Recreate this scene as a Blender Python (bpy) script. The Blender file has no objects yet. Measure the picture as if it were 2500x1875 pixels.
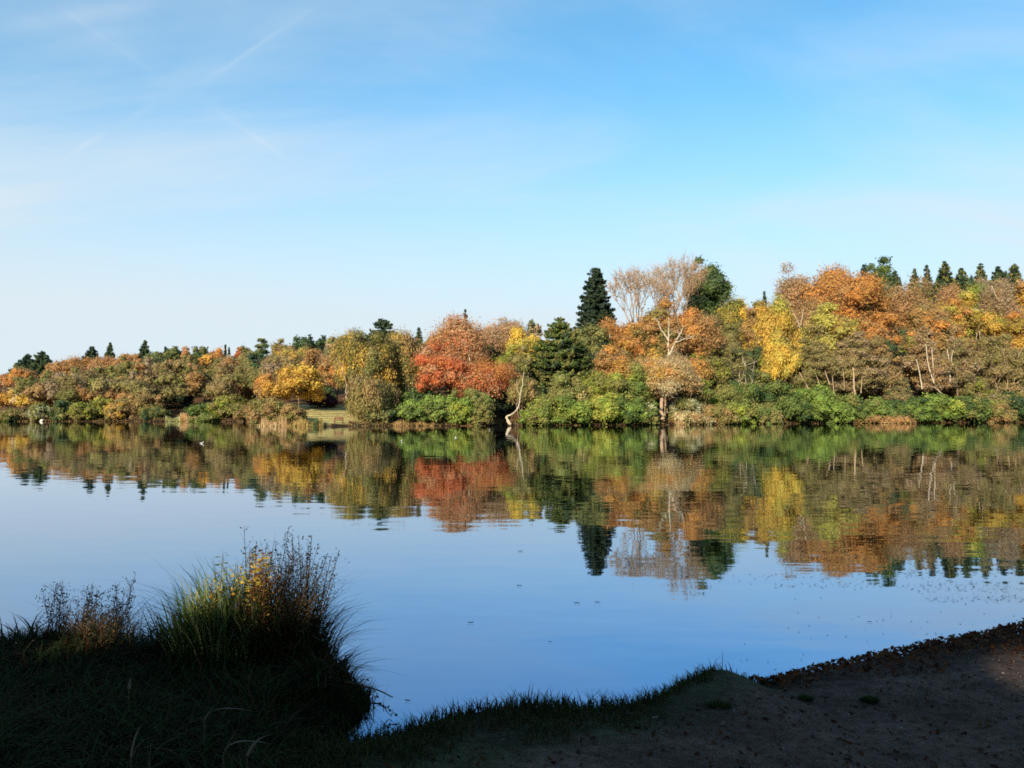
import bpy, math, random
import numpy as np
from mathutils import Vector

# ------------------------------------------------------------------ camera, sky, sun, exposure
scene = bpy.context.scene
C = scene.collection
F, HOR, CAMZ = 2083.0, 1006.0, 2.3         # focal length and horizon row in the 2500 x 1875 photograph, eye height over the water

cam_d = bpy.data.cameras.new("camera"); cam_d.lens = 30.0; cam_d.sensor_width = 36.0
cam_d.clip_start = 0.05; cam_d.clip_end = 9000
cam = bpy.data.objects.new("camera", cam_d); C.objects.link(cam)
cam.location = (0, 0, CAMZ)
cam.rotation_euler = (math.radians(90) + math.atan((HOR - 937.5) / F), 0, 0)
scene.camera = cam

SUN = Vector((-0.38, -0.83, 0.0)).normalized() * math.cos(math.radians(21.5)) + Vector((0, 0, math.sin(math.radians(21.5))))
sd = bpy.data.lights.new("sun", 'SUN'); sd.energy = 5.0; sd.angle = math.radians(0.5); sd.color = (1.0, 0.86, 0.66)
sun = bpy.data.objects.new("sun", sd); C.objects.link(sun)
sun.rotation_euler = SUN.to_track_quat('Z', 'Y').to_euler()

w = bpy.data.worlds.new("World"); scene.world = w; w.use_nodes = True
nt = w.node_tree; nt.nodes.clear()
def N(t, **kw):
    n = nt.nodes.new(t)
    for k, v in kw.items():
        if k.startswith('i_'):
            n.inputs[k[2:].replace('_', ' ')].default_value = v
        else: setattr(n, k, v)
    return n
def L(a, b): nt.links.new(a, b)
def math_n(op, a, b=None, c=None, clamp=False):
    n = nt.nodes.new('ShaderNodeMath'); n.operation = op; n.use_clamp = clamp
    for i, v in enumerate((a, b, c)):
        if v is None: continue
        if hasattr(v, 'links') or hasattr(v, 'is_linked'): nt.links.new(v, n.inputs[i])
        else: n.inputs[i].default_value = v
    return n.outputs[0]
out = N('ShaderNodeOutputWorld'); bg = N('ShaderNodeBackground'); bg.inputs['Strength'].default_value = 0.0645
sky = N('ShaderNodeTexSky'); sky.sky_type = 'NISHITA'; sky.sun_disc = False
sky.sun_elevation = math.radians(21.5); sky.sun_rotation = math.atan2(SUN.x, SUN.y)
sky.altitude = 50; sky.air_density = 1.0; sky.dust_density = 0.6; sky.ozone_density = 2.0
tint = N('ShaderNodeMix', data_type='RGBA', blend_type='MULTIPLY'); tint.inputs['Factor'].default_value = 1.0
tint.inputs['B'].default_value = (0.84, 2.00, 2.24, 1)
L(sky.outputs['Color'], tint.inputs['A'])
tc = N('ShaderNodeTexCoord'); sep = N('ShaderNodeSeparateXYZ'); L(tc.outputs['Generated'], sep.inputs[0])
# thin cirrus on a high layer: direction divided by height gives the layer's own plan coordinates
zc = math_n('MAXIMUM', sep.outputs['Z'], 0.0); zz = math_n('ADD', zc, 0.32)
px_ = math_n('DIVIDE', sep.outputs['X'], zz); py_ = math_n('DIVIDE', sep.outputs['Y'], zz)
cmb = N('ShaderNodeCombineXYZ'); L(px_, cmb.inputs[0]); L(py_, cmb.inputs[1])
mp = N('ShaderNodeMapping'); L(cmb.outputs[0], mp.inputs['Vector']); mp.inputs['Rotation'].default_value = (0, 0, math.radians(-38)); mp.inputs['Scale'].default_value = (0.5, 1.5, 1)
n1 = N('ShaderNodeTexNoise'); L(mp.outputs[0], n1.inputs['Vector']); n1.inputs['Scale'].default_value = 1.5; n1.inputs['Detail'].default_value = 9; n1.inputs['Roughness'].default_value = 0.56
n1.inputs['Distortion'].default_value = 0.6
cr = N('ShaderNodeMapRange'); cr.interpolation_type = 'SMOOTHSTEP'; L(n1.outputs['Fac'], cr.inputs['Value'])
cr.inputs['From Min'].default_value = 0.40; cr.inputs['From Max'].default_value = 0.78; cr.inputs['To Max'].default_value = 0.40
# pale veil towards the horizon
hz = N('ShaderNodeMapRange'); hz.interpolation_type = 'SMOOTHERSTEP'; L(sep.outputs['Z'], hz.inputs['Value'])
hz.inputs['From Min'].default_value = 0.44; hz.inputs['From Max'].default_value = -0.02; hz.inputs['To Max'].default_value = 0.97
left = N('ShaderNodeMapRange'); L(sep.outputs['X'], left.inputs['Value'])
left.inputs['From Min'].default_value = 0.45; left.inputs['From Max'].default_value = -0.6; left.inputs['To Max'].default_value = 0.15; left.inputs['To Min'].default_value = 0.05
veil = math_n('ADD', cr.outputs[0], hz.outputs[0]); veil = math_n('ADD', veil, left.outputs[0])
# vapour trails: great-circle bands, faint and broken
def trail(pa, pb, width, amt, seed):
    def d(p): return Vector(((p[0] - 1250) / F, 1.0, (HOR - p[1]) / F)).normalized()
    a, b = d(pa), d(pb); n = a.cross(b).normalized(); m = (a + b).normalized(); half = math.acos(max(-1, min(1, a.dot(b)))) / 2
    dot = N('ShaderNodeVectorMath', operation='DOT_PRODUCT'); L(tc.outputs['Generated'], dot.inputs[0]); dot.inputs[1].default_value = n
    band = N('ShaderNodeMapRange'); band.interpolation_type = 'SMOOTHSTEP'; L(math_n('ABSOLUTE', dot.outputs['Value']), band.inputs['Value'])
    band.inputs['From Min'].default_value = width; band.inputs['From Max'].default_value = 0.0; band.inputs['To Max'].default_value = amt * .7
    dm = N('ShaderNodeVectorMath', operation='DOT_PRODUCT'); L(tc.outputs['Generated'], dm.inputs[0]); dm.inputs[1].default_value = m
    al = N('ShaderNodeMapRange'); al.interpolation_type = 'SMOOTHSTEP'; L(dm.outputs['Value'], al.inputs['Value'])
    al.inputs['From Min'].default_value = math.cos(half * 1.05); al.inputs['From Max'].default_value = math.cos(half * 0.35)
    nn = N('ShaderNodeTexNoise'); L(tc.outputs['Generated'], nn.inputs['Vector']); nn.inputs['Scale'].default_value = 9 + seed; nn.inputs['Detail'].default_value = 3
    br = N('ShaderNodeMapRange'); L(nn.outputs['Fac'], br.inputs['Value']); br.inputs['From Min'].default_value = 0.38; br.inputs['From Max'].default_value = 0.6
    return math_n('MULTIPLY', math_n('MULTIPLY', band.outputs[0], al.outputs[0]), br.outputs[0])
for args in (((120, 395), (400, 225), 0.0045, 0.26, 0), ((480, 200), (790, -20), 0.0040, 0.16, 2), ((300, 290), (560, 150), 0.007, 0.08, 6),
             ((110, -10), (420, 205), 0.0040, 0.12, 1), ((440, 205), (720, 400), 0.0045, 0.12, 3),
             ((100, 400), (860, -60), 0.020, 0.10, 4), ((-40, 45), (460, -10), 0.014, 0.16, 5), ((60, -40), (760, 420), 0.022, 0.07, 7)):
    veil = math_n('ADD', veil, trail(*args))
veil = math_n('MINIMUM', veil, 0.96)
mixc = N('ShaderNodeMix', data_type='RGBA'); L(veil, mixc.inputs['Factor']); L(tint.outputs['Result'], mixc.inputs['A'])
mixc.inputs['B'].default_value = (7.7, 8.65, 9.3, 1)
VEIL = mixc
L(mixc.outputs['Result'], bg.inputs['Color']); L(bg.outputs[0], out.inputs['Surface'])

scene.view_settings.view_transform = 'Standard'; scene.view_settings.look = 'None'
scene.view_settings.exposure = 0.58; scene.view_settings.gamma = 1.0
scene.cycles.max_bounces = 6; scene.cycles.diffuse_bounces = 3; scene.cycles.glossy_bounces = 3
scene.cycles.transmission_bounces = 4; scene.cycles.transparent_max_bounces = 4
scene.cycles.caustics_reflective = False; scene.cycles.caustics_refractive = False
scene.cycles.use_denoising = False; scene.cycles.filter_width = 1.75

# ------------------------------------------------------------------ materials
def new_mat(name):
    m = bpy.data.materials.new(name); m.use_nodes = True
    t = m.node_tree; t.nodes.clear()
    return m, t
def principled(name, col, rough=0.8, spec=0.2, var=0.25, scale=3.0, bump=0.0):
    m, t = new_mat(name); nd = t.nodes
    o = nd.new('ShaderNodeOutputMaterial'); p = nd.new('ShaderNodeBsdfPrincipled')
    c = nd.new('ShaderNodeTexCoord'); n = nd.new('ShaderNodeTexNoise'); n.inputs['Scale'].default_value = scale; n.inputs['Detail'].default_value = 6
    r = nd.new('ShaderNodeValToRGB')
    r.color_ramp.elements[0].position = 0.3; r.color_ramp.elements[1].position = 0.7
    r.color_ramp.elements[0].color = tuple(x * (1 - var) for x in col) + (1,)
    r.color_ramp.elements[1].color = tuple(min(1, x * (1 + var)) for x in col) + (1,)
    t.links.new(c.outputs['Object'], n.inputs['Vector']); t.links.new(n.outputs['Fac'], r.inputs[0]); t.links.new(r.outputs[0], p.inputs['Base Color'])
    p.inputs['Roughness'].default_value = rough; p.inputs['Specular IOR Level'].default_value = spec
    if bump:
        b = nd.new('ShaderNodeBump'); b.inputs['Strength'].default_value = 0.6; b.inputs['Distance'].default_value = bump
        t.links.new(n.outputs['Fac'], b.inputs['Height']); t.links.new(b.outputs[0], p.inputs['Normal'])
    t.links.new(p.outputs[0], o.inputs['Surface'])
    return m
def foliage(name, trans=0.3, rough=0.6, spec=0.2):
    m, t = new_mat(name); nd = t.nodes
    o = nd.new('ShaderNodeOutputMaterial'); p = nd.new('ShaderNodeBsdfPrincipled'); tr = nd.new('ShaderNodeBsdfTranslucent')
    a = nd.new('ShaderNodeAttribute'); a.attribute_name = 'leaf_colour'
    mx = nd.new('ShaderNodeMixShader'); mx.inputs[0].default_value = trans
    t.links.new(a.outputs['Color'], p.inputs['Base Color']); t.links.new(a.outputs['Color'], tr.inputs['Color'])
    p.inputs['Roughness'].default_value = rough; p.inputs['Specular IOR Level'].default_value = spec
    t.links.new(p.outputs[0], mx.inputs[1]); t.links.new(tr.outputs[0], mx.inputs[2]); t.links.new(mx.outputs[0], o.inputs['Surface'])
    return m
M_LEAF = foliage('autumn_leaves', .40, .8, .06); M_NEEDLE = foliage('evergreen_needles', 0.25, 0.7, 0.10)
M_GRASS = foliage('grass_blades', 0.25, 0.8, 0.04)
M_BARK = principled('brown_bark', (0.16, 0.11, 0.075), 0.9, 0.1, 0.35, 2.0)
M_PALE = principled('pale_birch_bark', (0.45, 0.37, 0.26), 0.85, 0.15, 0.3, 2.5)
M_TAN = principled('tan_bark', (0.36, 0.25, 0.16), 0.9, 0.1, 0.3, 2.5)

def ground_material():
    m, t = new_mat('ground_soil'); nd = t.nodes; k = t.links.new
    o = nd.new('ShaderNodeOutputMaterial'); p = nd.new('ShaderNodeBsdfPrincipled'); k(p.outputs[0], o.inputs['Surface'])
    a = nd.new('ShaderNodeAttribute'); a.attribute_name = 'leaf_colour'
    c = nd.new('ShaderNodeTexCoord')
    n = nd.new('ShaderNodeTexNoise'); n.inputs['Scale'].default_value = 9; n.inputs['Detail'].default_value = 10; n.inputs['Roughness'].default_value = 0.7
    n2 = nd.new('ShaderNodeTexNoise'); n2.inputs['Scale'].default_value = 70; n2.inputs['Detail'].default_value = 4
    n3 = nd.new('ShaderNodeTexNoise'); n3.inputs['Scale'].default_value = 1.3; n3.inputs['Detail'].default_value = 5
    for q in (n, n2, n3): k(c.outputs['Object'], q.inputs['Vector'])
    r = nd.new('ShaderNodeMapRange'); r.inputs['From Min'].default_value = 0.35; r.inputs['From Max'].default_value = 0.68; r.inputs['To Min'].default_value = 0.45; r.inputs['To Max'].default_value = 1.35
    k(n.outputs['Fac'], r.inputs['Value'])
    r3 = nd.new('ShaderNodeMapRange'); r3.inputs['From Min'].default_value = 0.35; r3.inputs['From Max'].default_value = 0.65; r3.inputs['To Min'].default_value = 0.65; r3.inputs['To Max'].default_value = 1.2
    k(n3.outputs['Fac'], r3.inputs['Value'])
    r2 = nd.new('ShaderNodeMapRange'); r2.inputs['From Min'].default_value = 0.36; r2.inputs['From Max'].default_value = 0.6; r2.inputs['To Min'].default_value = 0.55; r2.inputs['To Max'].default_value = 1.2
    k(n2.outputs['Fac'], r2.inputs['Value'])
    m1 = nd.new('ShaderNodeMath'); m1.operation = 'MULTIPLY'; k(r.outputs[0], m1.inputs[0]); k(r3.outputs[0], m1.inputs[1])
    m2 = nd.new('ShaderNodeMath'); m2.operation = 'MULTIPLY'; k(m1.outputs[0], m2.inputs[0]); k(r2.outputs[0], m2.inputs[1])
    v = nd.new('ShaderNodeVectorMath'); v.operation = 'SCALE'; k(a.outputs['Color'], v.inputs[0]); k(m2.outputs[0], v.inputs['Scale'])
    k(v.outputs[0], p.inputs['Base Color']); p.inputs['Roughness'].default_value = 0.95; p.inputs['Specular IOR Level'].default_value = 0.1
    b = nd.new('ShaderNodeBump'); b.inputs['Strength'].default_value = 0.9; b.inputs['Distance'].default_value = 0.03; k(n.outputs['Fac'], b.inputs['Height'])
    b2 = nd.new('ShaderNodeBump'); b2.inputs['Strength'].default_value = 0.9; b2.inputs['Distance'].default_value = 0.006; k(n2.outputs['Fac'], b2.inputs['Height']); k(b.outputs[0], b2.inputs['Normal'])
    k(b2.outputs[0], p.inputs['Normal'])
    return m
def water_material():
    m, t = new_mat('lake_water'); nd = t.nodes; k = t.links.new
    o = nd.new('ShaderNodeOutputMaterial')
    c = nd.new('ShaderNodeTexCoord')
    def waves(sx, sy, det, amp):
        mpn = nd.new('ShaderNodeMapping'); k(c.outputs['Object'], mpn.inputs['Vector']); mpn.inputs['Scale'].default_value = (sx, sy, 1)
        mpn.inputs['Rotation'].default_value = (0, 0, 0.06 * det)
        n = nd.new('ShaderNodeTexNoise'); n.inputs['Scale'].default_value = 1.0; n.inputs['Detail'].default_value = det; n.inputs['Roughness'].default_value = 0.5
        k(mpn.outputs[0], n.inputs['Vector'])
        s = nd.new('ShaderNodeVectorMath'); s.operation = 'SUBTRACT'; k(n.outputs['Color'], s.inputs[0]); s.inputs[1].default_value = (0.5, 0.5, 0.5)
        q = nd.new('ShaderNodeVectorMath'); q.operation = 'MULTIPLY'; k(s.outputs[0], q.inputs[0]); q.inputs[1].default_value = (amp * 0.5, amp, 0)
        return q.outputs[0]
    w1 = waves(0.7, 2.6, 2, 0.021); w2 = waves(2.5, 8.0, 1, 0.010)
    # calm and ruffled patches
    mpn = nd.new('ShaderNodeMapping'); k(c.outputs['Object'], mpn.inputs['Vector']); mpn.inputs['Scale'].default_value = (0.03, 0.09, 1)
    n = nd.new('ShaderNodeTexNoise'); n.inputs['Scale'].default_value = 1.0; n.inputs['Detail'].default_value = 3; k(mpn.outputs[0], n.inputs['Vector'])
    r = nd.new('ShaderNodeMapRange'); r.inputs['From Min'].default_value = 0.35; r.inputs['From Max'].default_value = 0.7; r.inputs['To Min'].default_value = 0.55; r.inputs['To Max'].default_value = 1.5
    k(n.outputs['Fac'], r.inputs['Value'])
    ad = nd.new('ShaderNodeVectorMath'); ad.operation = 'ADD'; k(w1, ad.inputs[0]); k(w2, ad.inputs[1])
    sc = nd.new('ShaderNodeVectorMath'); sc.operation = 'SCALE'; k(ad.outputs[0], sc.inputs[0]); k(r.outputs[0], sc.inputs['Scale'])
    up = nd.new('ShaderNodeVectorMath'); up.operation = 'ADD'; k(sc.outputs[0], up.inputs[0]); up.inputs[1].default_value = (0, 0, 1)
    nm = nd.new('ShaderNodeVectorMath'); nm.operation = 'NORMALIZE'; k(up.outputs[0], nm.inputs[0])
    g = nd.new('ShaderNodeBsdfGlossy'); g.inputs['Roughness'].default_value = 0.012; g.inputs['Color'].default_value = (0.96, 0.98, 1.0, 1); k(nm.outputs[0], g.inputs['Normal'])
    d = nd.new('ShaderNodeBsdfGlossy'); d.inputs['Roughness'].default_value = 0.03; d.inputs['Color'].default_value = (0.075, 0.215, 0.43, 1); k(nm.outputs[0], d.inputs['Normal'])   # blue body of the water
    f = nd.new('ShaderNodeFresnel'); f.inputs['IOR'].default_value = 1.45; k(nm.outputs[0], f.inputs['Normal'])
    mx = nd.new('ShaderNodeMixShader'); k(f.outputs[0], mx.inputs[0]); k(d.outputs[0], mx.inputs[1]); k(g.outputs[0], mx.inputs[2])
    k(mx.outputs[0], o.inputs['Surface'])
    return m

# ------------------------------------------------------------------ mesh helpers
def tag(o, label=None, cat=None, group=None, kind=None):
    if label: o['label'] = label
    if cat: o['category'] = cat
    if group: o['group'] = group
    if kind: o['kind'] = kind
    return o
def link(name, me, parent=None, mat=None):
    o = bpy.data.objects.new(name, me); C.objects.link(o)
    if mat: me.materials.append(mat)
    if parent: o.parent = parent
    return o
def empty(name, loc):
    o = bpy.data.objects.new(name, None); C.objects.link(o); o.location = loc; o.empty_display_size = 0.3
    return o
class Geo:
    """collects vertex / face arrays of 3- or 4-gons with a colour per vertex"""
    def __init__(s): s.v = []; s.f = []; s.c = []; s.n = 0
    def add(s, v, f, c):
        v = np.asarray(v, dtype=np.float32).reshape(-1, 3); f = np.asarray(f, dtype=np.int32)
        s.v.append(v); s.f.append(f + s.n); c = np.asarray(c, dtype=np.float32)
        s.c.append(np.broadcast_to(c, (len(v), 3)) if c.ndim == 1 else c); s.n += len(v)
    def build(s, name, mat, parent=None, smooth=False):
        me = bpy.data.meshes.new(name)
        if s.n:
            V = np.concatenate(s.v); CC = np.concatenate(s.c)
            loops = np.concatenate([f.ravel() for f in s.f])
            sizes = np.concatenate([np.full(len(f), f.shape[1], dtype=np.int32) for f in s.f])
            me.vertices.add(len(V)); me.vertices.foreach_set('co', V.ravel())
            me.loops.add(len(loops)); me.loops.foreach_set('vertex_index', loops)
            me.polygons.add(len(sizes)); st = np.zeros(len(sizes), dtype=np.int32); st[1:] = np.cumsum(sizes)[:-1]
            me.polygons.foreach_set('loop_start', st); me.polygons.foreach_set('loop_total', sizes)
            if smooth: me.polygons.foreach_set('use_smooth', np.ones(len(sizes), dtype=bool))
            at = me.attributes.new('leaf_colour', 'FLOAT_COLOR', 'POINT')
            at.data.foreach_set('color', np.concatenate([np.clip(CC, 0, 1), np.ones((len(CC), 1), np.float32)], 1).astype(np.float32).ravel())
            me.update(calc_edges=True)
        return link(name, me, parent, mat)
def unit(v): return v / np.maximum(np.linalg.norm(v, axis=-1, keepdims=True), 1e-9)
def rdir(rng, n): return unit(rng.normal(size=(n, 3)))
def leaves(g, rng, pos, nrm, size, col, elong=1.0, long_dir=None, cj=0.12, tri=False):
    """one small kite-shaped face per leaf or leaf spray"""
    n = len(pos)
    if n == 0: return
    nrm = unit(nrm)
    a = rng.normal(size=(n, 3)) if long_dir is None else long_dir + 0.25 * rng.normal(size=(n, 3))
    u = unit(a - nrm * np.sum(a * nrm, 1, keepdims=True)); v = np.cross(nrm, u)
    s = (size * rng.uniform(0.55, 1.4, n))[:, None]; e = s * elong
    q = np.stack([pos - u * e * .5, pos + v * s * rng.uniform(.3, .55, (n, 1)) - u * e * rng.uniform(-.1, .15, (n, 1)),
                  pos + u * e * .55 + nrm * s * .15, pos - v * s * rng.uniform(.3, .55, (n, 1))], 1)
    j = rng.lognormal(0, cj, (n, 1)); hue = 1 + rng.normal(size=(n, 3)) * 0.07
    c = np.repeat(np.clip(col * j * hue, 0, .95), 4, 0)
    if tri:
        q = q[:, :3]; g.add(q.reshape(-1, 3), np.arange(3 * n).reshape(n, 3), c.reshape(n, 4, 3)[:, :3].reshape(-1, 3))
    else: g.add(q.reshape(-1, 3), np.arange(4 * n).reshape(n, 4), c)
def ico():
    t = (1 + 5 ** .5) / 2
    v = unit(np.array([(-1, t, 0), (1, t, 0), (-1, -t, 0), (1, -t, 0), (0, -1, t), (0, 1, t), (0, -1, -t), (0, 1, -t), (t, 0, -1), (t, 0, 1), (-t, 0, -1), (-t, 0, 1)], float))
    f = [(0, 11, 5), (0, 5, 1), (0, 1, 7), (0, 7, 10), (0, 10, 11), (1, 5, 9), (5, 11, 4), (11, 10, 2), (10, 7, 6), (7, 1, 8), (3, 9, 4), (3, 4, 2), (3, 2, 6), (3, 6, 8), (3, 8, 9), (4, 9, 5), (2, 4, 11), (6, 2, 10), (8, 6, 7), (9, 8, 1)]
    v = [tuple(x) for x in v]; cache = {}; nf = []
    def mid(a, b):
        k = (min(a, b), max(a, b))
        if k not in cache: cache[k] = len(v); v.append(tuple(unit((np.array(v[a]) + np.array(v[b])) / 2)))
        return cache[k]
    for a, b, c in f:
        x, y, z = mid(a, b), mid(b, c), mid(c, a); nf += [(a, x, z), (b, y, x), (c, z, y), (x, y, z)]
    return np.array(v), np.array(nf)
ICO_V, ICO_F = ico()
BASE_F = np.array([(0, 11, 5), (0, 5, 1), (0, 1, 7), (0, 7, 10), (0, 10, 11), (1, 5, 9), (5, 11, 4), (11, 10, 2), (10, 7, 6), (7, 1, 8), (3, 9, 4), (3, 4, 2), (3, 2, 6), (3, 6, 8), (3, 8, 9), (4, 9, 5), (2, 4, 11), (6, 2, 10), (8, 6, 7), (9, 8, 1)])
def tube(g, pts, radii, col, sides=6):
    pts = np.asarray(pts, float); n = len(pts)
    tg = np.gradient(pts, axis=0); tg = unit(tg)
    ref = np.array([0.13, 0.99, 0.05]) if abs(tg[0][2]) > .7 else np.array([0, 0, 1.0])
    u = unit(np.cross(tg, ref)); v = np.cross(tg, u)
    a = np.arange(sides) * 2 * math.pi / sides
    r = np.asarray(radii, float)[:, None, None]
    V = pts[:, None] + r * (np.cos(a)[None, :, None] * u[:, None] + np.sin(a)[None, :, None] * v[:, None])
    i = np.arange(n - 1)[:, None] * sides; k = np.arange(sides)[None]; k2 = (k + 1) % sides
    Fq = np.stack([i + k, i + k2, i + sides + k2, i + sides + k], -1).reshape(-1, 4)
    g.add(V.reshape(-1, 3), Fq, col)
def slivers(g, rng, p0, d, length, width, col):
    """fine twigs: long thin three-cornered faces"""
    n = len(p0); s = unit(np.cross(d, rng.normal(size=(n, 3))))
    wd = np.broadcast_to(np.asarray(width), (n,))[:, None]; ln = np.broadcast_to(np.asarray(length), (n,))[:, None]
    q = np.stack([p0 - s * wd * .5, p0 + s * wd * .5, p0 + unit(d) * ln], 1)
    c = np.repeat(np.clip(np.asarray(col) * rng.lognormal(0, .2, (n, 1)), 0, .9), 3, 0)
    g.add(q.reshape(-1, 3), np.arange(3 * n).reshape(n, 3), c)
def catmull(P, k=6):
    P = np.asarray(P, float); P = np.vstack([2 * P[0] - P[1], P, 2 * P[-1] - P[-2]]); o = []
    for i in range(1, len(P) - 2):
        for t in np.arange(k) / k:
            a, b, c, d = P[i - 1], P[i], P[i + 1], P[i + 2]
            o.append(.5 * (2 * b + (c - a) * t + (2 * a - 5 * b + 4 * c - d) * t * t + (3 * b - a - 3 * c + d) * t ** 3))
    o.append(P[-2]); return np.array(o)

# ------------------------------------------------------------------ terrain
SH_PX = [-2500, -900, -100, 0, 590, 622, 640, 760, 900, 1185, 1200, 1238, 1250, 1300, 1550, 1700, 1900, 2200, 2500, 2800, 3400, 5000]
SH_D = [420, 270, 222, 208, 207, 185, 139, 136, 140, 143, 149, 151, 143.5, 145, 150, 158, 168, 180, 190, 198, 225, 330]
def shoreD(px): return np.interp(px, SH_PX, SH_D)
def slopeS(px): return np.interp(px, [-500, 0, 500, 800, 1150, 1400, 1800, 2200, 2700], [.10, .11, .12, .11, .12, .15, .19, .22, .22])
EDGE = np.array([(-4000, -200), (-200, 2), (-60, 7), (-12, 8.0), (-6, 7.7), (-4.4, 7.6), (-3.2, 7.7), (-2.2, 7.6), (-1.5, 7.3), (-1.15, 6.9), (-1.22, 6.3), (-1.5, 5.9), (-1.35, 5.55),
                 (-.93, 5.6), (-.58, 5.95), (-.03, 6.2), (.75, 6.35), (1.22, 6.9), (1.6, 7.38), (1.9, 7.42), (2.12, 7.30), (2.82, 7.78), (4.1, 8.5), (5.7, 9.45), (9, 12.2), (16, 20), (32, 42), (70, 80), (150, 120), (420, 200), (4000, 400)])
EDGE_S = np.vstack([EDGE[:3], catmull(EDGE[3:-4], 5), EDGE[-3:]])
def edge_dist(x, y):
    """signed distance to the near bank's water edge, positive on land"""
    x = np.asarray(x, float); y = np.asarray(y, float); sh = x.shape
    P = np.stack([x.ravel(), y.ravel()], 1); best = np.full(len(P), 1e9)
    for a, b in zip(EDGE_S[:-1], EDGE_S[1:]):
        d = b - a; t = np.clip(((P - a) @ d) / (d @ d), 0, 1); q = a + t[:, None] * d
        best = np.minimum(best, np.hypot(*(P - q).T))
    inside = np.zeros(len(P), bool)       # even-odd test against the water polygon closed far beyond
    poly = np.vstack([EDGE_S, [(4000, 9000), (-4000, 9000)]]); j = len(poly) - 1
    for i in range(len(poly)):
        xi, yi = poly[i]; xj, yj = poly[j]
        with np.errstate(divide='ignore', invalid='ignore'):
            cr_ = ((yi > P[:, 1]) != (yj > P[:, 1])) & (P[:, 0] < (xj - xi) * (P[:, 1] - yi) / (yj - yi + 1e-12) + xi)
        inside ^= cr_; j = i
    land = ~inside
    return np.where(land, best, -best).reshape(sh)
def hnoise(x, y):
    return (np.sin(x * 1.7 + 1.3 * np.sin(y * .9)) * np.cos(y * 2.1 + np.sin(x * 1.1)) * .5 + np.sin(x * 5.3 + y * 3.1 + 2 * np.sin(y * 1.3)) * .25 + np.sin(x * 11.7 - y * 9.1) * np.sin(y * 13 + x * 3) * .16)
def farpart(x, y):
    px = 1250 + F * x / np.maximum(y, 1e-3); d = y - shoreD(px)
    d = np.where(y < 60, -50, d)
    z = np.where(d < 0, np.maximum(-1.2, d * .3), np.minimum(d, 1.0) * .35 + slopeS(px) * np.clip(d, 0, 130) - np.clip(d - 170, 0, 800) * .03)
    return z + np.where(d > 3, .35 * np.sin(x * .21 + 2) * np.sin(y * .17), 0), d
def nearpart(x, y):
    d = edge_dist(x, y)
    h = np.interp(x, [-8, -4.5, -2, -1, 0, 1.2, 1.8, 2.3, 4, 8], [.22, .22, .22, .27, .27, .2, .15, .05, .04, .05])   # bank lip height
    w = np.interp(x, [-2, 1.9, 2.4, 6], [.25, .25, .9, 1.1])
    s = np.clip(d / w, 0, 1); s = s * s * (3 - 2 * s)
    far = np.clip(d - w, 0, 60)
    z = np.where(d < 0, np.maximum(-.9, d * .45), h * s + np.interp(far, [0, 2.5, 6, 20, 60], [0, .18, .42, .9, 2.2]))
    return z + np.where(d > .05, (.022 * hnoise(x, y) + .010 * hnoise(x * 3.1 + 5, y * 2.7) + .006 * hnoise(x * 7.3, y * 6.1 + 2)) * np.clip(d, 0, 1), 0), d
def ground_z(x, y):
    x = np.asarray(x, float); y = np.asarray(y, float)
    fz, fd = farpart(x, y); nz, nd_ = nearpart(x, y)
    return np.where(nd_ > -2.2, np.maximum(nz, np.where(fd > 0, fz, -9)), fz)
def gz(x, y): return float(ground_z(np.array([x]), np.array([y]))[0])

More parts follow.
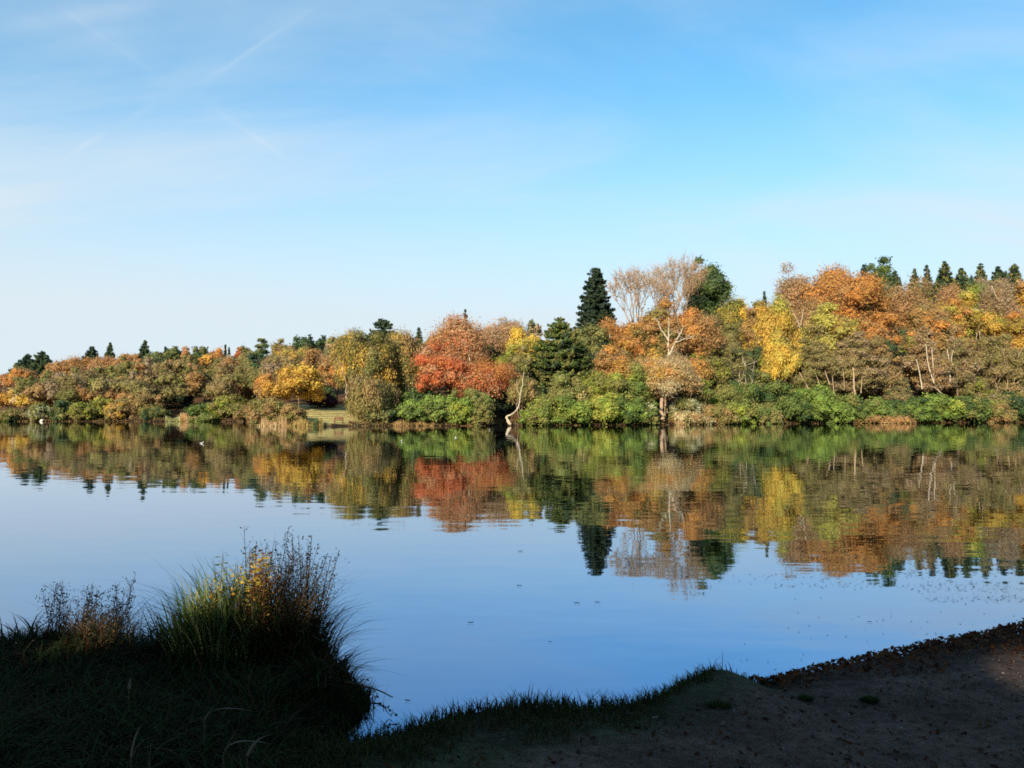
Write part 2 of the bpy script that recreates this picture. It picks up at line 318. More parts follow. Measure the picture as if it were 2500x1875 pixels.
def fbm2(x, y, s):
    return (np.sin(x * s + 2.1 * np.sin(y * s * .7 + 1)) + np.sin(y * s * 1.3 + 1.7 * np.sin(x * s * .8)) + .6 * np.sin((x + y) * s * 2.3)) / 2.6
def build_ground():
    r = [2.2]
    while r[-1] < 4: r.append(r[-1] * 1.03)
    while r[-1] < 12: r.append(r[-1] * 1.009)
    while r[-1] < 128: r.append(r[-1] * 1.045)
    while r[-1] < 235: r.append(r[-1] + 1.1)
    while r[-1] < 6000: r.append(r[-1] * 1.06)
    r = np.array([0.01, .8, 1.5] + r)
    a = np.radians(np.concatenate([np.linspace(-36, 36, 520, endpoint=False), np.linspace(36, 324, 150, endpoint=False)]))
    A, R_ = np.meshgrid(a, r); X = np.sin(A) * R_; Y = np.cos(A) * R_
    Z = ground_z(X, Y)
    fz, fd = farpart(X, Y); nz, nd_ = nearpart(X, Y)
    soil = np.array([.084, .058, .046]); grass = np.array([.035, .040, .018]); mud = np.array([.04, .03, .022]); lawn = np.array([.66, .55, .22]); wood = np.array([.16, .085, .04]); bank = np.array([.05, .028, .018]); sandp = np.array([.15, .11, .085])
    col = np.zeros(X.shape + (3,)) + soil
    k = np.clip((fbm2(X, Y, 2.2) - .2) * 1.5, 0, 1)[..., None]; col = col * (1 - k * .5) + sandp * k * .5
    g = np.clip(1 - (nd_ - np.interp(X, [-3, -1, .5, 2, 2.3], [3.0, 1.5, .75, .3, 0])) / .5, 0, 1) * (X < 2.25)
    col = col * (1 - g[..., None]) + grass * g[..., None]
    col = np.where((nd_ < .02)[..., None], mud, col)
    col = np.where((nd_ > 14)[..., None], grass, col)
    PX = 1250 + F * X / np.maximum(Y, 1e-3)
    far = (fd > -30) & (Y > 60)
    fcol = np.where((fd < 1.6)[..., None], bank, wood)
    lw = far & (PX > 700) & (PX < 885) & (fd > .9) & (fd < 30)
    stripes = (.8 + .35 * np.sin(fd * 2.6 + X * .15))[..., None]
    fcol = np.where(lw[..., None], lawn * stripes, fcol)
    fcol = np.where((far & (fd > 130))[..., None], grass, fcol)
    col = np.where(far[..., None], fcol, col)
    n, m = X.shape
    i = np.arange(n - 1)[:, None] * m; j = np.arange(m)[None]; j2 = (j + 1) % m
    Fq = np.stack([i + j, i + j2, i + m + j2, i + m + j], -1).reshape(-1, 4)[:, ::-1]
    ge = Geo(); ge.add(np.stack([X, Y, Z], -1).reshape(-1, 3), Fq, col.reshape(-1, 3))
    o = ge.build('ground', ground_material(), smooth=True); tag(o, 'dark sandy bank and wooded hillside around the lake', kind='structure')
    return o
build_ground()
me = bpy.data.meshes.new('lake_water')
me.from_pydata([(-1500, -1000, 0), (1500, -1000, 0), (1500, 1500, 0), (-1500, 1500, 0)], [], [(0, 1, 2, 3)])
tag(link('lake_water', me, None, water_material()), 'calm blue lake mirroring the trees', kind='structure')

# ------------------------------------------------------------------ trees
PAL = dict(
    orange=(.50, .245, .070), rust=(.40, .23, .09), brown=(.29, .215, .09), tan=(.36, .23, .10), gold=(.54, .34, .075), yellow=(.60, .41, .075),
    lime=(.44, .39, .09), yg=(.24, .26, .045), olive=(.20, .19, .06), green=(.115, .155, .04), bright=(.18, .25, .05), dgreen=(.055, .09, .032),
    conifer=(.044, .068, .036), blue=(.050, .078, .052), pine=(.082, .115, .052), red=(.48, .16, .065), scarlet=(.54, .17, .07), crimson=(.40, .02, .05), salmon=(.48, .29, .15),
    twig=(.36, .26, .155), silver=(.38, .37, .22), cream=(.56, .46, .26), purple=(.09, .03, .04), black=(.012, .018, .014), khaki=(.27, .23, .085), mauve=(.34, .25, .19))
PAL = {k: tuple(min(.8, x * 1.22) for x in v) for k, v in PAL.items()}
def P3(px, py, D): return np.array([(px - 1250) / F * D, D, CAMZ + (HOR - py) / F * D])

def puff_crown(g, rng, cx, cz, rx, rz, cols, leaf, dens=1.0, npuff=24, prad=.34, flat=.8, elong=1.0, long_dir=None, core=True, lean=.0, tw=0.0, lower=-.55, gap=0.0, twcol=(.26, .19, .14), irrk=1.0):
    """crown made of leafy clumps spread through an ellipsoid; returns the clump centres"""
    cents = []; ph = rng.uniform(0, 6.28, 4)
    for i in range(npuff):
        d = rdir(rng, 1)[0]
        if d[2] < lower: d[2] = -d[2] * .6
        rp = prad * rng.uniform(.65, 1.25)
        az_ = math.atan2(d[1], d[0]); irr = 1 + irrk * (.20 * math.sin(2 * az_ + ph[0] + 2.2 * d[2]) + .16 * math.sin(5 * d[2] + ph[1] + az_) + .10 * math.sin(3 * az_ + ph[2]))
        q = rng.uniform(.4, 1.0) ** .6 * max(.15, 1 - rp * .85) * irr
        c = np.array([cx[0] + d[0] * rx * q, cx[1] + d[1] * rx * q, cz + d[2] * rz * q])
        cents.append(c); r = rp * rx; r3 = np.array([r, r, min(r * flat * (1.0 if rz > rx * .5 else .8), rz * .8)])
        u_ = rng.random(); col = (np.array(cols[rng.integers(len(cols))]) * u_ + np.array(cols[rng.integers(len(cols))]) * (1 - u_)) * rng.lognormal(0, .07)
        area = 4 * math.pi * r * r * flat
        n = int(max(24, dens * .62 * area / (leaf * leaf * .45)))
        dd = rdir(rng, n); rad = rng.uniform(.58, 1.08, (n, 1)); rad = np.where(rng.random((n, 1)) < .16, rng.uniform(1.0, 1.42, (n, 1)), rad); lump = 1 + .22 * np.sin(dd[:, :1] * 5 + i) * np.cos(dd[:, 1:2] * 6 - i) + .12 * np.sin(dd[:, 2:] * 11 + 2 * i)
        pos = c + dd * rad * lump * r3
        if tw:
            m = int(n * tw); td = unit(dd[:m] + np.array([0, 0, .5]) + .5 * rng.normal(size=(m, 3)))
            slivers(g, rng, pos[:m] - td * leaf * 1.5, td, leaf * rng.uniform(2, 6, m), leaf * .22, twcol)
        keep = rng.random(n) > gap
        leaves(g, rng, pos[keep], (dd + .5 * rng.normal(size=(n, 3)) + np.array([0, 0, .15]))[keep], leaf, col, elong, long_dir)
        if core:
            g.add(c + ICO_V * r3 * .66 * (1 + .15 * rng.normal(size=(len(ICO_V), 1))), ICO_F, np.clip(col * .9, 0, 1))
    return cents

def conifer_crown(g, rng, H, R, cb, cols, leaf, power=.85, layers=None, droop=.25, gapp=.08):
    layers = layers or int(max(14, H * (1 - cb) / .65))
    for i in range(layers):
        t = (i + rng.uniform(-.6, 1.2)) / layers; t = min(max(t, 0), .99); z = H * (cb + (1 - cb) * t)
        rr = R * min(1.0, ((1 - t) ** power * 1.05 + .04)) * rng.uniform(.78, 1.1) * min(1, .72 + t * 3)
        nb = max(4, int(3 + 6 * (rr / max(R, .1)) + R * .4)); az = rng.uniform(0, 6.28, nb)
        for a in az:
            if rng.random() < gapp: continue
            l = rr * rng.uniform(.7, 1.14); col = np.array(cols[rng.integers(len(cols))]) * rng.lognormal(0, .2)
            n = int(max(6, 2.6 * l * (l * .28 + .25) / (leaf * leaf * .5)))
            n = min(n, 460)
            s = rng.uniform(0, 1, n) ** .7; wd = (.10 + .30 * l) * (1.02 - s) ** .6 * rng.normal(0, .42, n)
            x = np.cos(a) * s * l - np.sin(a) * wd; y = np.sin(a) * s * l + np.cos(a) * wd
            zz = z - droop * l * s ** 1.4 + .13 * l * s ** 5 * 2 - np.abs(wd) * .15 + rng.normal(0, leaf * .45, n)
            nr = np.stack([np.cos(a) * .5 + .0 * x, np.sin(a) * .5 + .0 * x, np.ones(n)], 1) + .55 * rng.normal(size=(n, 3))
            leaves(g, rng, np.stack([x, y, zz], 1), nr, leaf * 1.05, col, 1.5, np.tile([math.cos(a), math.sin(a), -.2], (n, 1)), .2)
    k = 10; zs = np.linspace(H * cb + H * .02, H * .93, k); rs = R * .30 * ((1 - np.linspace(0, 1, k)) ** power + .02)
    tube(g, np.stack([np.zeros(k), np.zeros(k), zs], 1), rs, np.array(cols[0]) * .8, 8)

def bare_tree(gt, gl, rng, H, R, cb, leaf, barkc, leafcols, lean=0, seed=0, leafn=1.0, depth=6):
    """trunk that forks again and again; the finest twigs are added as slivers"""
    tips = []
    def grow(p, d, ln, r, lev):
        n = 4; pts = [p]; dd = d.copy()
        for _ in range(n):
            dd = unit(dd + rng.normal(0, .10, 3) + np.array([0, 0, .06])); pts.append(pts[-1] + dd * ln / n)
        tube(gt, pts, np.linspace(r, r * .7, n + 1), barkc, 7 if lev < 2 else (4 if lev < 4 else 3))
        e = pts[-1]
        if lev >= 2: tips.append((pts[2], unit(dd + rng.normal(0, .5, 3)), ln * .8))
        if lev >= depth: tips.append((e, dd, ln)); return
        k = 3 if (lev < 2 or rng.random() < .4) else 2
        base = rng.uniform(0, 6.28)
        for j in range(k):
            a_ = base + j * 6.28 / k + rng.normal(0, .3); sp = rng.uniform(.38, .72)
            if lev < 2 and j == 0: sp *= .4
            ref = np.array([math.cos(a_), math.sin(a_), 0]); sd_ = unit(ref - dd * (ref @ dd))
            grow(e, unit(dd * math.cos(sp) + sd_ * math.sin(sp) + np.array([0, 0, .10])), ln * rng.uniform(.68, .86), r * (.72 if k == 2 else .62), lev + 1)
    pts = catmull([(0, 0, -.3), (.1, 0, H * cb * .5), (0, .1, H * cb)], 3); tube(gt, pts, np.linspace(H * .018, H * .013, len(pts)), barkc, 8)
    for j in range(3):
        a_ = j * 2.09 + rng.uniform(0, .8); grow(np.array([0, .1, H * cb * rng.uniform(.85, 1)]), unit(np.array([math.cos(a_) * .55, math.sin(a_) * .55, 1])), H * (1 - cb) / 3.4, H * .0095, 1)
    return tips
def fit(geos, H, R, z0=0):
    V = np.concatenate([v for g in geos for v in g.v]); zt = np.percentile(V[:, 2], 99.6); xr = np.percentile(np.abs(V[:, 0] - np.median(V[:, 0])), 98)
    top = V[V[:, 2] > zt * .5]; mx = float(np.median(top[:, 0])); xr = np.percentile(np.abs(V[:, 0] - mx * V[:, 2] / zt), 98)
    for g in geos:
        g.v = [(v - np.array([mx, 0, 0], np.float32) * (v[:, 2:] / zt)).astype(np.float32) for v in g.v]
        g.v = [v * np.array([R / xr, R / xr, H / zt], np.float32) for v in g.v]

EXTRA = {'cream leaved oak with a thick pale trunk at the waterline': dict(dens=1.7),
    'left of the two tall bare trees with thin orange leaves': dict(dens=3.0), 'tallest bare tree with an open pinkish crown': dict(dens=.9),
    'tallest dark conifer standing above the wood': dict(power=.50, gapp=.16), 'broad green spruce left of the tallest dark conifer': dict(power=.62, gapp=.02),
    'dark spreading pine rising behind the olive birches': dict(power=.45, gapp=.35), 'small dark wind bent pine top above the salmon tree': dict(power=.5, gapp=.4)}
NAMES = dict(R=('broadleaf_tree', 'tree'), A=('broadleaf_tree', 'tree'), W=('weeping_tree', 'tree'), C=('conifer_tree', 'conifer'), P=('pine_tree', 'pine'), B=('bare_tree', 'bare tree'),
             S=('shrub', 'shrub'), K=('birch_tree', 'birch'), M=('maple_tree', 'maple'), F=('layered_tree', 'tree'), O=('oak_tree', 'oak'), N=('spire_conifer', 'conifer'), E=('evergreen_tree', 'evergreen'))
GROUPS = dict(R='autumn trees on the far shore', A='autumn trees on the far shore', W='autumn trees on the far shore', C='conifers above the wood', P='pines above the wood', B='bare trees above the wood',
              S='shrubs along the far waterline', K='birches on the far shore', M='red and gold maples', F='layered trees behind the waterline shrubs', O='oaks on the far shore', N='conifers above the wood', E='evergreens on the far shore')
def tree(i, kind, px, top, wid, off, cb, cols, label, stems=None, stemcol=None, leafmul=1.0, dens=1.0, power=None, gapp=None):
    rng = np.random.default_rng(1000 + i * 7)
    D = float(shoreD(px)) + off; x = (px - 1250) / F * D; z0 = gz(x, D) - .1
    off_ = off
    if kind == 'S': D -= min(3.4, off + .4); x = (px - 1250) / F * D; z0 = max(gz(x, D), 0) - .1
    H = CAMZ + (HOR - top) / F * D - z0; R = wid / 2 / F * D; H = max(H, 1.0)
    leaf = (.00155 * D) * leafmul
    nm, cat = NAMES[kind]; root = empty(nm, (x, D, z0)); tag(root, label, cat, GROUPS[kind])
    cl = [PAL[c] for c in cols]; g = Geo(); t = Geo(); bark = M_BARK; dark = (.1, .08, .05)
    def trunk(hh, r=None, nl=6, cents=None):
        r = r or max(.12, H * .016); b = rng.normal(0, .02 * H, 2)
        zs = np.linspace(-.3, hh, 6); pts = np.stack([b[0] * np.sin(zs / H * 3), b[1] * np.sin(zs / H * 2), zs], 1)
        tube(t, pts, np.linspace(r * 1.25, r * .4, 6), dark, 7)
        if cents is not None:
            for c in cents[:nl]:
                s = pts[rng.integers(2, 5)]; m_ = (s + c) / 2 + np.array([0, 0, -.04 * H])
                tube(t, catmull([s, m_, c], 3), np.linspace(r * .5, r * .12, 7), dark, 5)
    hz_ = H * (1 - cb) / 2; cz = H * cb + hz_
    asp = H / max(2 * R, .1)
    base_n = int(np.clip(16 + 9 * asp + R * 1.5, 18, 60))
    mat = M_LEAF
    if kind in 'RMOK':
        c = puff_crown(g, rng, (0, 0), cz, R, hz_, cl, leaf, dens * 1.05, int(base_n * 1.9), (.36 if asp < 1.4 else .42) * .72, .8, 1.1, tw=.12)
        trunk(H * .75, cents=c)
    elif kind == 'E':
        c = puff_crown(g, rng, (0, 0), cz, R, hz_, cl, leaf, dens * 1.1, int(base_n * 1.3), .30, .9, 1.3, irrk=.35 if H > 9 else 1.0); trunk(H * .8, cents=c); mat = M_NEEDLE
    elif kind == 'A':
        c = puff_crown(g, rng, (0, 0), cz, R, hz_, cl, leaf * .85, dens * .5, base_n + 6, .36, .95, 1.3, core=False, tw=.5, gap=.1, twcol=np.array(cl[0]) * .85 + .02)
        trunk(H * .85, nl=34, cents=[q + np.array([q[0] * .22, q[1] * .22 - .12 * R, .09 * H * (1 - cb)]) for q in c]); bark = M_TAN
    elif kind == 'W':
        c = puff_crown(g, rng, (0, 0), cz, R, hz_, cl, leaf * .8, dens * .85, base_n + 4, .34, 1.25, 1.9, np.array([[0, 0, -1.]]), tw=.15); trunk(H * .8, cents=c)
    elif kind == 'S':
        c = puff_crown(g, rng, (0, 0), H * .42, R, H * .56, cl, leaf, dens * 1.15, int(np.clip(22 + R * 8, 28, 80)), .27, .85, 1.1, lower=-.8)
        c += puff_crown(g, rng, (0, 0), H * .22, R * .95, H * .24, cl, leaf, dens, int(8 + R * 3), .24, .8, 1.1, lower=-.8)
        trunk(H * .5, max(.06, H * .02), 4, c)
        mat = M_NEEDLE if set(cols) & {'green', 'dgreen', 'bright'} else M_LEAF
    elif kind == 'F':
        nl = int(np.clip(H * (1 - cb) / 1.5, 3, 8)); cc = []
        for k in range(nl):
            tz = (k + .5) / nl; zr = H * (cb + (1 - cb) * tz); rr = R * (1 - .65 * max(0, tz - .45) / .55)
            for m_ in range(int(5 + R)):
                a = rng.uniform(0, 6.28); q = rr * rng.uniform(.1, .85); p = (math.cos(a) * q, math.sin(a) * q)
                cc += puff_crown(g, rng, p, zr + rng.normal(0, .7), rr * .40, hz_ / nl * 1.5, cl, leaf, dens * .7, 4, .55, .62, 1.3, core=False, tw=.25)
        trunk(H * .85, nl=14, cents=cc)
    elif kind == 'C':
        R = R * ((2.9 if px > 2200 else 2.3) if off > 60 else 1.5); sp = EXTRA.get(label, {}).get('power')
        conifer_crown(g, rng, H, R, cb, cl, leaf * .95, sp or (rng.uniform(.6, .95) if off > 60 else .45), layers=int(max(24, H * (1 - cb) / .30)), droop=rng.uniform(.15, .45), gapp=EXTRA.get(label, {}).get('gapp', rng.uniform(.05, .25))); trunk(H * .95, max(.15, H * .012)); mat = M_NEEDLE
    elif kind == 'N':
        conifer_crown(g, rng, H, R * 2, cb, cl, leaf * .9, .8, layers=int(H / .22), droop=.5, gapp=0); trunk(H * .97, max(.08, H * .01)); mat = M_NEEDLE
    elif kind == 'P':
        nl = int(np.clip(H * (1 - cb) / 1.5, 3, 8)); cc = []
        for k in range(nl):
            tz = (k + .6) / nl; zr = H * (cb + (1 - cb) * tz) - .2
            for m_ in range(4):
                a = rng.uniform(0, 6.28); rr = R * (1.0 - .55 * tz ** 2); q = rr * rng.uniform(.05, .75)
                cc += puff_crown(g, rng, (math.cos(a) * q, math.sin(a) * q), zr + rng.normal(0, .2), rr * .42, H * (1 - cb) / nl * .55, cl, leaf, dens * 1.1, 3, .8, .45, 1.5)
        trunk(H * .92, nl=20, cents=cc); mat = M_NEEDLE
    elif kind == 'B':
        bark = M_TAN
        tips = bare_tree(t, g, rng, H, R, cb, leaf, (.3, .2, .14), cl, leafn=dens)
        n = len(tips); P0 = np.array([a for a, b, c_ in tips]); Dd = np.array([b for a, b, c_ in tips]); Ln = np.array([c_ for a, b, c_ in tips])
        for rep in range(4):
            s = P0 + Dd * (Ln * rng.uniform(-.5, .5, n))[:, None]
            slivers(t, rng, s, unit(Dd + .55 * rng.normal(size=(n, 3))), Ln * rng.uniform(.5, 1.3, n), .00045 * D, (.42, .27, .14))
        fit([t], H, R); V = np.concatenate(t.v)
        k = rng.integers(0, len(V), int(len(V) * .09 * dens)); pp = V[k]; zz = pp[:, 2] / H
        kp = rng.random(len(k)) < np.clip(1.35 - 1.25 * zz, .05, 1) * (zz > .25); pp = pp[kp] + rng.normal(0, leaf * .5, (kp.sum(), 3))
        ci = rng.integers(0, len(cl), len(pp)); leaves(g, rng, pp, rng.normal(size=pp.shape), leaf * .85, np.array(cl)[ci], 1.2)
    if kind in 'RMOAKWES':    # bring the silhouette to the height and width it should have
        V = np.concatenate(g.v); s = np.array([R / np.percentile(np.abs(V[:, 0]), 98.5)] * 2 + [H / np.percentile(V[:, 2], 99.3)], np.float32)
        g.v = [v * s for v in g.v]
    crown = g.build('crown', mat, root)
    if kind == 'S': crown.name = 'foliage'
    t.build('trunk' if kind != 'S' else 'stem', bark, root)
    if not stems and kind in 'AFWKR' and rng.random() < (.85 if kind in 'AF' else .45) and H > 5 and off < 66:
        gl = Geo(); nl = {'A': 3, 'F': 3}.get(kind, 2)
        for q in range(nl):
            x0 = rng.uniform(-.35, .35) * R; yf = -R * .72 * math.sqrt(max(.05, 1 - (x0 / R) ** 2)); zb = H * (max(cb, .15) + .02); zt = H * rng.uniform(.62, .86); lean_ = rng.normal(0, .22) * R
            P = catmull([(x0 * .6, yf * .6, zb - .12 * H), (x0, yf, zb + .08 * H), (x0 + lean_ * .5, yf * .98, (zb + zt) / 2), (x0 + lean_, yf * .72, zt)], 4); P[1:-1] += rng.normal(0, .012 * H, (len(P) - 2, 3))
            r0 = H * rng.uniform(.007, .011); tube(gl, P, np.linspace(r0, r0 * .3, len(P)), (.5, .4, .3), 5)
            for f_ in range(4):
                s0 = P[rng.integers(4, len(P) - 1)]; e = s0 + np.array([rng.normal(0, .28) * R, -.05 * R, rng.uniform(.08, .2) * H]); tube(gl, catmull([s0, (s0 + e) / 2 + rng.normal(0, .02 * H, 3), e], 3), np.linspace(r0 * .55, r0 * .15, 7), (.5, .4, .3), 4)
        gl.build('limb', stemcol if rng.random() < .5 else M_TAN, root, True)
    if stems:
        for pts, w0, w1 in stems:
            gs = Geo(); Ds = D - R * .85
            P = np.array([P3(a, b, Ds) for a, b in pts]) - np.array([x, D, z0])
            P[:, 1] += np.linspace(0, .3, len(P)) + (R * .25 if len(P) > 2 else 0) * np.linspace(0, 1, len(P))
            Q = catmull(P, 4); Q[1:-1] += rng.normal(0, w0 / F * D * .10, (len(Q) - 2, 3))
            tube(gs, Q, np.linspace(w0, w1, len(Q)) * .8 / 2 / F * D, (.6, .5, .4), 7)
            gs.build('branch' if w0 < 4 else 'trunk', stemcol or M_PALE, root, True)
    return root

